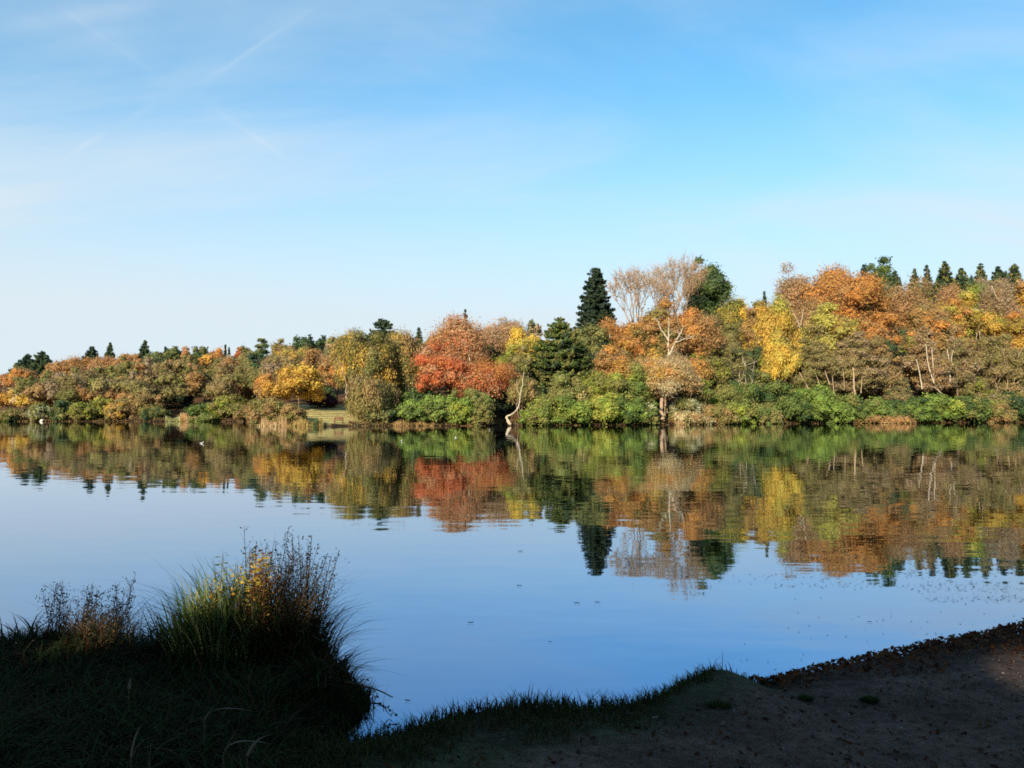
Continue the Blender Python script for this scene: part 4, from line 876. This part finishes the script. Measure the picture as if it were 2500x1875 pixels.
def gull(px, py, s, yaw, label):
    D = CAMZ * F / (py - HOR); x = (px - 1250) / F * D
    root = tag(empty('gull', (x, D, 0)), label, 'gull', 'white birds on the lake'); root.rotation_euler = (0, 0, yaw); root.scale = (s, s, s)
    g = Geo(); lathe_x(g, [(-.26, .10, .004), (-.2, .095, .03), (-.1, .07, .075), (0, .06, .095), (.08, .07, .09), (.13, .10, .06), (.155, .15, .042), (.17, .2, .036), (.19, .235, .045), (.215, .245, .045), (.24, .24, .03), (.25, .237, .012)], (1, 1, 1), squash=.85)
    g.build('body', M_WHITE, root, True)
    for sgn in (-1, 1):
        g = Geo(); lathe_x(g, [(-.3, .12, .003), (-.2, .11, .02), (-.08, .10, .045), (.03, .095, .05), (.09, .10, .01)], (1, 1, 1), 8, .3); g.v = [v + np.array([0, sgn * .07, 0], np.float32) for v in g.v]; g.build('wing', M_GREYF if s < .9 else M_WHITE, root, True)
    g = Geo(); lathe_x(g, [(.245, .237, .012), (.275, .233, .009), (.3, .226, .002)], (1, 1, 1), 6); g.build('beak', M_BEAK, root, True)
gull(494, 1083, .6, math.radians(15), 'largest white bird swimming in the brown reflections at left')
gull(981, 1078, .5, math.radians(100), 'small white bird in the green reflections left of centre')
gull(1195, 1050, .6, math.radians(70), 'tiny white bird in front of the black opening')
gull(1113, 1069, .45, math.radians(190), 'faint grey white bird between the two other birds in the green reflections')

# ------------------------------------------------------------------ near bank
def blades(g, rng, base, h, w_, lean, col, seg=4, droop=.5, cj=.25):
    """curved tapering strips, one per blade"""
    n = len(base); a = rng.uniform(0, 2 * math.pi, n); lean = np.broadcast_to(lean, (n,)) if np.ndim(lean) < 2 else lean
    if lean.ndim == 2: d = lean
    else: d = np.stack([np.cos(a), np.sin(a)], 1) * lean[:, None] * rng.uniform(.3, 1.4, (n, 1))
    h = np.broadcast_to(h, (n,)) * rng.uniform(.6, 1.15, n); dr = droop * rng.uniform(.3, 1.6, n)
    dl = np.linalg.norm(d, axis=1, keepdims=True) + 1e-6; dn = d / dl
    t = np.linspace(0, 1, seg + 1); side = np.stack([-np.sin(a), np.cos(a), np.zeros(n)], 1)
    rows = []
    for k in t:
        out_ = (dl[:, 0] * k + dr * k ** 2.6 * .8) * h
        up_ = h * (k - .42 * np.minimum(dr, 1.3) * k ** 3)
        p = base + np.stack([dn[:, 0] * out_, dn[:, 1] * out_, up_], 1); ww = (w_ * (1 - k ** 2.2) + .0004) * .5
        rows.append(np.stack([p - side * ww, p + side * ww], 1))
    V = np.stack(rows, 1).reshape(n, -1, 3); m = 2 * (seg + 1)
    f = np.array([[2 * i, 2 * i + 1, 2 * i + 3, 2 * i + 2] for i in range(seg)])
    Fq = (np.arange(n)[:, None, None] * m + f[None]).reshape(-1, 4)
    cc = np.clip(np.asarray(col) * rng.lognormal(0, cj, (n, 1)) * (1 + .06 * rng.normal(size=(n, 3))), 0, .9)
    g.add(V.reshape(-1, 3), Fq, np.repeat(cc, m, 0))
def scatter(rng, cx, cy, rx, ry, n):
    a = rng.uniform(0, 6.283, n); q = np.sqrt(rng.random(n)); x = cx + np.cos(a) * q * rx; y = cy + np.sin(a) * q * ry
    return np.stack([x, y, np.maximum(ground_z(x, y), -.02)], 1)
GREENB = (.07, .13, .03); STRAW = (.38, .30, .13); DARKG = (.030, .048, .018); RUSTB = (.16, .07, .045); SAGE = (.2, .24, .12)

def bank_grass():
    rng = np.random.default_rng(11); g = Geo()
    x = rng.uniform(-6, 2.3, 150000); y = rng.uniform(3.2, 7.9, 150000); d = edge_dist(x, y)
    wid = np.interp(x, [-6, -3, -1.2, 0, .8, 1.6, 2.2], [4, 3.2, 1.5, .95, .65, .4, .1]) * (1 + .3 * np.sin(x * 3.1) + .18 * np.sin(x * 9))
    p = np.clip(1.5 * (1 - d / wid), 0, 1); keep = (d > -.03) & (rng.random(len(x)) < p)
    x, y, d = x[keep], y[keep], d[keep]; z = ground_z(x, y); n = len(x)
    h = (.05 + .05 * np.clip(fbm2(x, y, 5), 0, 1) + .05 * (d < .25)) * np.interp(x, [-3, -1, 1, 2.2], [1.5, 1.2, 1, .75])
    blades(g, rng, np.stack([x, y, z], 1), h, .007, .35, np.where((rng.random(n) < .12)[:, None], np.array(STRAW) * .16, np.array([.032, .042, .014])), 2, .5)
    # thin tufts standing up along the lip
    t = np.array([[a, b] for a, b in EDGE_S if -1.6 < a < 1.9]); k = rng.integers(0, len(t), 260); b = t[k] + rng.normal(0, .09, (260, 2)) - np.array([0, .06])
    blades(g, rng, np.stack([b[:, 0], b[:, 1], ground_z(b[:, 0], b[:, 1])], 1), .17, .006, .3, DARKG, 3, .5)
    o = g.build('bank_grass', M_GRASS); tag(o, 'short dark grass on the lip of the near bank', kind='stuff')
    g = Geo(); n = 30000
    x = rng.uniform(-7, -.9, n); y = rng.uniform(3.2, 7.8, n); d = edge_dist(x, y); k = (d > -.12) & (x < np.interp(y, [3, 5, 5.8, 6.5, 8], [-1.5, -1.35, -1.55, -1.3, -1.6]) + .12 * np.sin(y * 7)); x, y = x[k], y[k]; m = len(x)
    h = .24 + .16 * np.clip(fbm2(x, y, 2.1), -.4, 1)
    cc = np.where((rng.random(m) < .15)[:, None], np.array(RUSTB) * .35, np.array(DARKG) * .8)
    blades(g, rng, np.stack([x, y, np.maximum(ground_z(x, y), -.02)], 1), h, .012, .5, cc, 4, .8)
    o = g.build('rough_undergrowth', M_GRASS); tag(o, 'dense dark sedge and weeds covering the near bank at lower left', kind='stuff')
bank_grass()

def path_tufts():
    rng = np.random.default_rng(21)
    for px, py, r, lab in ((1748, 1716, .085, 'dark grass tuft alone on the path below the grassy bump'), (2115, 1702, .06, 'low dark weed on the middle of the path'),
                           (1965, 1700, .05, 'small flattened weed left of the middle of the path')):
        z = .42; D = (CAMZ - z) * F / (py - HOR)
        for _ in range(4): x = (px - 1250) / F * D; z = gz(x, D); D = (CAMZ - z) * F / (py - HOR)
        root = tag(empty('grass_tuft', (x, D, z)), lab, 'grass tuft', 'small tufts on the path'); g = Geo()
        b = scatter(rng, 0, 0, r, r * .8, 420); b[:, 2] = -.01; blades(g, rng, b, .05, .006, .6, np.array(GREENB) * .35, 3, .7); g.build('blades', M_GRASS, root)
    g = Geo(); x = rng.uniform(2.6, 4.4, 5000); y = rng.uniform(4.2, 5.1, 5000); k = (((x - 3.3) / .8) ** 2 + ((y - 4.45) / .36) ** 2 < rng.uniform(.3, 1.2, 5000)); x, y = x[k], y[k]
    blades(g, rng, np.stack([x, y, ground_z(x, y)], 1), .045, .006, .5, np.array(GREENB) * .4, 2, .5)
    tag(g.build('path_grass', M_GRASS), 'thin dark grass at the lower right corner of the path', kind='stuff')
path_tufts()

def litter():
    rng = np.random.default_rng(31); g = Geo()
    n = 110000; x = rng.uniform(1.95, 12, n) ; y = rng.uniform(6.6, 17, n); d = edge_dist(x, y)
    wd = np.interp(x, [1.9, 2.3, 3.2, 5, 8, 12], [.15, .38, .55, .75, .9, 1.2])
    k = (d > -.05) & (d < wd * (1 + .25 * np.sin(x * 4))) & (rng.random(n) < np.clip(1.25 - d / wd, 0, 1)); x, y, d, wd = x[k], y[k], d[k], wd[k]; m = len(x)
    ridge = np.sin(np.clip(d / wd, 0, 1) * math.pi) * .05
    z = np.maximum(ground_z(x, y), .0) + ridge + rng.uniform(0, .04, m)
    cols = np.array([(.16, .06, .03), (.10, .045, .025), (.22, .10, .045), (.06, .035, .025), (.22, .10, .045)]) * .6
    leaves(g, rng, np.stack([x, y, z], 1), rng.normal(size=(m, 3)) * .75 + np.array([0, 0, 1]), .038, cols[rng.integers(0, 5, m)], 1.4)
    tag(g.build('leaf_litter', M_LEAF), 'drift of brown fallen leaves along the right waterline', kind='stuff')
    # leaves and twigs strewn on the path
    g = Geo(); n = 5200; x = rng.uniform(-1.8, 7.5, n); y = rng.uniform(3.6, 9, n); d = edge_dist(x, y); k = d > .5; x, y = x[k], y[k]; m = len(x)
    leaves(g, rng, np.stack([x, y, ground_z(x, y) + .008], 1), rng.normal(size=(m, 3)) * .3 + np.array([0, 0, 1]), .026, cols[rng.integers(0, 5, m)] * .7, 1.4)
    n = 420; x = rng.uniform(-1.5, 7, n); y = rng.uniform(3.8, 8, n); k = edge_dist(x, y) > .6; x, y = x[k], y[k]; m = len(x); a = rng.uniform(0, 6.28, m)
    slivers(g, rng, np.stack([x, y, ground_z(x, y) + .012], 1), np.stack([np.cos(a), np.sin(a), np.zeros(m)], 1), rng.uniform(.03, .14, m), .006, (.06, .045, .03))
    tag(g.build('scattered_leaves', M_LEAF), 'small dead leaves and twigs strewn over the sandy path', kind='stuff')
    # specks floating near the shore
    g = Geo(); n = 9000; x = rng.uniform(-1.5, 14, n); y = rng.uniform(6, 30, n); d = -edge_dist(x, y)
    p = np.where(x > 2, np.exp(-d / (.35 + .10 * np.clip(x, 0, 20))) * .8 + .035 * (x > y * .30) * (y < 26), np.exp(-d / .35) * .25 * (x > -.4)); k = (d > .02) & (rng.random(n) < p); x, y = x[k], y[k]; m = len(x)
    leaves(g, rng, np.stack([x, y, np.full(m, .006)], 1), rng.normal(size=(m, 3)) * .12 + np.array([0, 0, 1]), .016 * (y / 9) ** .5, cols[rng.integers(0, 5, m)] * .5, 1.5)
    # thin lines of weed further out on the right
    for py, pa, pb, n in ((1410, 1650, 2300, 90), (1428, 1880, 2480, 150), (1375, 2100, 2520, 130), (1395, 2150, 2520, 130), (1440, 2200, 2520, 90), (1460, 2250, 2520, 110), (1350, 2300, 2520, 80)):
        px = rng.uniform(pa, pb, n); yy = py + rng.normal(0, 5, n) - (px - pa) * .012; D = CAMZ * F / (yy - HOR); m = n
        leaves(g, rng, np.stack([(px - 1250) / F * D, D, np.full(m, .008)], 1), rng.normal(size=(m, 3)) * .1 + np.array([0, 0, 1]), (.017 * D / 11), cols[rng.integers(0, 5, m)] * .4, 2.0, np.array([[1., 0, 0]]))
    tag(g.build('floating_specks', M_LEAF), 'dark specks of leaf and weed floating off the near shore', kind='stuff')
    for px, py, s, lab in ((1268, 1428, .10, 'dark floating leaf highest in the open blue water'), (1407, 1470, .10, 'left one of two dark floating leaves side by side in the blue water'),
                           (1457, 1468, .09, 'right one of two dark floating leaves side by side in the blue water'), (1150, 1517, .09, 'dark floating leaf alone left of centre in the blue water'),
                           (1342, 1563, .05, 'tiny floating leaf in the lower middle of the blue water'), (998, 1704, .07, 'small dark floating leaf beside the ring shaped one'), (925, 1712, .10, 'curled ring shaped floating leaf near the bank grass'),
                           (2115, 1515, .07, 'dark floating leaf off the right litter shore'), (1270, 1345, .12, 'thin dark floating twig farthest out in the middle')):
        D = CAMZ * F / (py - HOR); g = Geo(); m = 9; u = np.linspace(-1, 1, m)
        wv = np.sqrt(np.clip(1 - u ** 2, 0, 1)) * .3 + .01; curl = .10 * u ** 2
        V = np.concatenate([np.stack([u, -wv, curl], 1), np.stack([u, 0 * u, curl * .6 + .02], 1), np.stack([u, wv, curl + .1], 1)]) * s
        V[:, :2] *= .36; V[:, 2] *= .5; f = [[i, i + 1, m + i + 1, m + i] for i in range(m - 1)] + [[m + i, m + i + 1, 2 * m + i + 1, 2 * m + i] for i in range(m - 1)]
        g.add(V, f, (.035, .022, .015)); o = g.build('floating_leaf', M_LEAF, None, True); o.location = ((px - 1250) / F * D, D, .008); o.rotation_euler = (0, 0, .3 * math.sin(px)); tag(o, lab, 'leaf', 'leaves floating on the open water')
litter()

def pebbles():
    rng = np.random.default_rng(61); g = Geo(); n = 1500; x = rng.uniform(-1.6, 7.5, n); y = rng.uniform(3.5, 9.2, n); k = edge_dist(x, y) > .35; x, y = x[k], y[k]; z = ground_z(x, y)
    for a_, b_, c_ in zip(x, y, z):
        r_ = rng.lognormal(-4.75, .45); V = ICO_V[:12] * np.array([1, rng.uniform(.6, 1), rng.uniform(.4, .7)]) * r_ * (1 + .15 * rng.normal(size=(12, 1)))
        g.add(V + np.array([a_, b_, c_ + r_ * .1]), BASE_F, np.array((.16, .14, .12)) * rng.lognormal(0, .35))
    tag(g.build('pebbles', M_LEAF), 'small pebbles scattered over the sandy path', kind='stuff')
pebbles()
def plants():
    rng = np.random.default_rng(41)
    def sedge(px, py, label, n, rx, ry, h, col, wid=.012, lean=.3, droop=.55, extra=None, name='sedge_clump'):
        D = CAMZ * F / (py - HOR); x = (px - 1250) / F * D; z = max(gz(x, D), -.02)
        root = tag(empty(name, (x, D, z)), label, 'sedge clump' if name == 'sedge_clump' else 'weed', 'waterside plants at lower left'); g = Geo()
        b = scatter(rng, 0, 0, rx, ry, n); b[:, 2] = -.02
        cc = np.array(col)[rng.integers(0, len(col), n)]
        blades(g, rng, b, h * (1 - .35 * np.hypot(b[:, 0] / rx, b[:, 1] / ry)), wid, lean, cc, 5, droop); g.build('leaves', M_GRASS, root)
        return root
    def seed_stalks(root, n, spread, h, lean, col, dens=44, name='seed_stalk', r=.004):
        for k in range(n):
            g = Geo(); b = np.array([rng.uniform(-spread, spread), rng.uniform(-.15, .15), 0]); ln = np.array([lean + rng.normal(0, .15), rng.normal(0, .12), 1]); hh = h * rng.uniform(.5, 1.06) 
            P = catmull([b, b + ln * hh * .5 + np.array([0, 0, 0]), b + ln * hh + np.array([.06 * lean, 0, 0])], 5)
            tube(g, P, np.linspace(r, r * .4, len(P)), col, 4)
            m = dens; t = rng.uniform(.35, 1.0, m); q = b + ln * hh * t[:, None] + rng.normal(0, .016, (m, 3))
            leaves(g, rng, q, rng.normal(size=(m, 3)), .012, np.array(col) * 1.2, 1.5)
            m2 = 6; t = rng.uniform(.35, .85, m2); q = b + ln * hh * t[:, None]; dd = np.stack([rng.normal(0, .6, m2), rng.normal(0, .4, m2), np.ones(m2) * .7], 1); slivers(g, rng, q, dd, .16, .004, col)
            q2 = q + unit(dd) * .13; leaves(g, rng, np.repeat(q2, 4, 0) + rng.normal(0, .018, (m2 * 4, 3)), rng.normal(size=(m2 * 4, 3)), .011, np.array(col) * 1.2, 1.4)
            g.build(name, M_GRASS, root)
    G3 = [np.array(GREENB) * 1.3, np.array(SAGE), np.array(GREENB) * .9]; D3 = [np.array(DARKG) * 1.2, np.array(DARKG), np.array(RUSTB) * .35]
    # tall clump: pale sedge tuft at its left shoulder, yellowing willowherb at its middle, dark seed stalks, a leaning dock stalk
    sedge(500, 1700, 'sedge tuft with pale sunlit tips at the left shoulder of the tall clump', 420, .26, .2, .92, [(.4, .38, .13), (.2, .25, .07), (.10, .17, .04)], .014, .16, .35)
    sedge(565, 1700, 'mid green sedge between pale tipped tuft and yellow leaved weed', 520, .3, .22, 1.02, G3, .013, .18, .4)
    sedge(660, 1690, 'dark tall sedge at the back of the clump', 620, .36, .22, 1.10, D3, .012, .2, .4)
    sedge(720, 1700, 'dark drooping sedge at the right side of the tall clump', 760, .26, .22, .80, D3, .011, .32, .6)
    sedge(800, 1740, 'low sedge hanging over the water right of the tall clump', 260, .16, .16, .42, D3, .010, .5, .9)
    sedge(440, 1690, 'dark sedge falling away left of the tall clump', 420, .22, .2, .62, D3, .011, .35, .7)
    r = sedge(620, 1695, 'yellowing leafy weed catching the sun in the tall clump', 40, .2, .15, .8, G3, .008, .2, .3, name='leafy_weed')
    D = CAMZ * F / (1695 - HOR)
    for k in range(34):                                                    # leafy stems
        g = Geo(); b = np.array([rng.uniform(-.30, .20), rng.uniform(-.18, .12), 0]); hh = rng.uniform(.68, .96); ln = np.array([rng.normal(.03, .08), rng.normal(0, .08), 1])
        tube(g, catmull([b, b + ln * hh * .5, b + ln * hh], 3), np.linspace(.005, .002, 7), (.2, .1, .05), 4)
        m = 60; t = rng.uniform(.35, 1, m); az = rng.uniform(0, 6.28, m); dd = np.stack([np.cos(az), np.sin(az), rng.uniform(-.3, .5, m)], 1)
        pc = [(.42, .30, .05), (.28, .28, .06), (.12, .17, .045), (.36, .17, .05), (.15, .07, .04)]; c = pc[rng.integers(0, 3)] if b[0] < 0 else pc[rng.choice([0, 3, 4])]
        leaves(g, rng, b + ln * hh * t[:, None] + unit(dd) * .04, np.cross(dd, rng.normal(size=(m, 3))), .017, np.array(c), 2.3, unit(dd)); g.build('leafy_stem', M_GRASS, r)
    r = sedge(690, 1690, 'dark weed with upright seed spikes at the top of the tall clump', 60, .2, .15, .9, D3, .008, .2, .4, name='seeding_weed'); seed_stalks(r, 40, .3, 1.07, .02, (.05, .042, .028), 60)
    r = sedge(735, 1700, 'rusty dock leaning right out of the tall clump', 30, .1, .1, .5, D3, .008, .2, .4, name='dock_plant'); seed_stalks(r, 12, .08, 1.10, .27, (.12, .085, .05), 110, r=.006)
    for px, py, n, h, lab in ((725, 1705, 90, .86, 'long dark reed blades leaning right past the dock'), (560, 1695, 130, 1.16, 'long dark reed blades at the crest of the tall clump'), (470, 1700, 110, .82, 'long dark reed blades arching left of the pale tipped tuft'),
                              (240, 1672, 140, .66, 'long dark reed blades over the shorter left clump'), (60, 1670, 160, .42, 'tangle of low dark reeds at the left edge'), (150, 1668, 160, .46, 'tangle of low dark reeds between edge and shorter clump')):
        sedge(px, py, lab, n, .28, .18, h, D3, .012, .42, .7)
    # shorter clumps to the left
    r = sedge(205, 1660, 'dark sedge with rusty spikes left of the arching grass', 480, .34, .2, .46, D3, .011, .2, .5); seed_stalks(r, 30, .3, .62, .05, (.07, .045, .035))
    r = sedge(265, 1670, 'brown and yellow weed in the shorter left clump', 120, .25, .16, .5, [(.2, .1, .04), (.3, .22, .05), (.1, .09, .03)], .012, .25, .5, name='leafy_weed'); seed_stalks(r, 22, .2, .60, .08, (.11, .08, .045), 60)
    sedge(330, 1672, 'thin arching grass between the two clumps', 110, .2, .15, .6, D3, .007, .55, 1.3)
    sedge(90, 1668, 'blade like rushes near the left edge', 70, .2, .14, .52, D3, .02, .3, .6)
    sedge(10, 1665, 'arching blades leaving the frame at the left edge', 60, .2, .15, .46, D3, .012, .7, 1.3)
    sedge(145, 1672, 'broad leaved rushes between left edge and rusty spikes', 50, .12, .12, .42, D3, .02, .25, .7)
    sedge(385, 1700, 'low dark sedge filling the dip between the clumps', 400, .4, .2, .36, D3, .011, .5, .9)
    # twiggy debris over the water at the right foot of the clump
    D = 6.5; root = tag(empty('fallen_branch', (-1.25, D, .05)), 'dark twiggy dead branch lying over the water right of the tall clump', 'branch')
    g = Geo(); gl = Geo()
    tube(g, catmull([(-.5, .1, .18), (-.1, .08, .2), (.2, 0, .17), (.36, -.05, .12)], 4), np.linspace(.012, .004, 13), (.05, .04, .03), 5); g.build('limb', M_BARK, root)
    for k in range(16):
        g = Geo(); s = np.array([rng.uniform(-.4, .3), rng.normal(0, .06), rng.uniform(.02, .2)]); e = s + np.array([rng.uniform(-.05, .2), rng.normal(0, .08), rng.uniform(-.14, .16)]); tube(g, catmull([s, (s + e) / 2 + rng.normal(0, .02, 3), e], 3), np.linspace(.004, .0015, 7), (.05, .04, .03), 4)
        m = 10; leaves(g, rng, s + (e - s) * rng.random((m, 1)) + rng.normal(0, .015, (m, 3)), rng.normal(size=(m, 3)), .02, (.06, .035, .025)); g.build('twig', M_GRASS, root)
    # pale dead blades that catch the light in the dark bank
    for px, py, h, ln, lab in ((325, 1655, .10, .4, 'small pale curled leaf blade high in the dark bank'), (332, 1800, .16, .5, 'pinkish pale blade left of the upright pale blade'), (376, 1800, .22, .35, 'upright pale blade bending right at lower left'),
                               (555, 1790, .16, 1.4, 'long pale blade arching right at the bottom'), (612, 1806, .12, 1.2, 'short pale blade right of the long arching pale blade'), (508, 1718, .14, 1.6, 'thin pale blade lying arched in the dark bank')):
        z = .6; D = (CAMZ - z) * F / (py - HOR); x = (px - 1250) / F * D; g = Geo(); zb = gz(x, D)
        blades(g, rng, np.array([[0, 0, z - zb - h * .5]]), h * 1.2, .022, np.array([[.35 * ln, -.1]]), (.15, .14, .11), 6, ln * .8, .05)
        blades(g, rng, np.array([[0.005, .01, z - zb - h * .5]]), h * .8, .010, np.array([[.3, .1]]), (.08, .08, .05), 6, .7, .05)
        tube(g, [(0, 0, -.02), (0, 0, (z - zb) * .5), (0, 0, z - zb - h * .45)], [.005, .004, .003], (.10, .10, .06), 5)
        o = g.build('pale_leaf_blade', M_GRASS); o.location = (x, D, zb); tag(o, lab, 'leaf blade', 'pale dead blades in the dark bank')
plants()

# ------------------------------------------------------------------ the wood behind the viewer that shades the near bank
def shade_wood():
    rng = np.random.default_rng(51); g = Geo()
    patches = [(np.array([-2.0, 6.8, 1.0]), .22), (np.array([-2.5, 6.9, .95]), .14), (np.array([-1.65, 6.8, .95]), .12), (np.array([-3.45, 7.2, .42]), .10), (np.array([4.1, 6.8, .4]), .12)]
    S = np.array(SUN)
    spots = [(-24, -18), (-19, -10), (-14, -20), (-12, -9), (-8, -15), (-6, -6.5), (-3, -11), (0, -19), (1.5, -7), (5, -13), (8, -7), (12, -14), (16, -8), (20, -16), (-28, -8), (-19, -2), (-9.5, -3.0), (9, -20)]
    for i, (x, y) in enumerate(spots):
        gg = Geo(); z = 1.2; R = rng.uniform(4.2, 5.4)
        puff_crown(gg, rng, (x, y), z + 8.2, R, 7.6, [PAL['brown'], PAL['olive'], PAL['rust']], .22, .42, 46, .36, .85, 1.1, core=False)
        V = gg.v; keepV, keepC = [], []
        for v, c in zip(gg.v, gg.c):
            q = v.reshape(-1, 4, 3); m = q.mean(1); ok = (m[:, 1] < -1.2) | (m[:, 2] > 9)
            for P, r in patches:
                w_ = m - P; t = w_ @ S; dist = np.linalg.norm(w_ - t[:, None] * S, axis=1); ok &= ~((dist < r + .18) & (t > 0))
            keepV.append(q[ok]); keepC.append(c.reshape(-1, 4, 3)[ok])
        q = np.concatenate(keepV); n = len(q); g.add(q.reshape(-1, 3), np.arange(4 * n).reshape(n, 4), np.concatenate(keepC).reshape(-1, 3))
        tube(g, [(x, y, z - 1), (x + .2, y, z + 4), (x, y + .1, z + 12)], [.3, .24, .08], (.09, .07, .05), 8)
    tag(g.build('bank_wood', M_LEAF), 'wood behind the near bank whose shade covers the foreground', kind='stuff')
shade_wood()
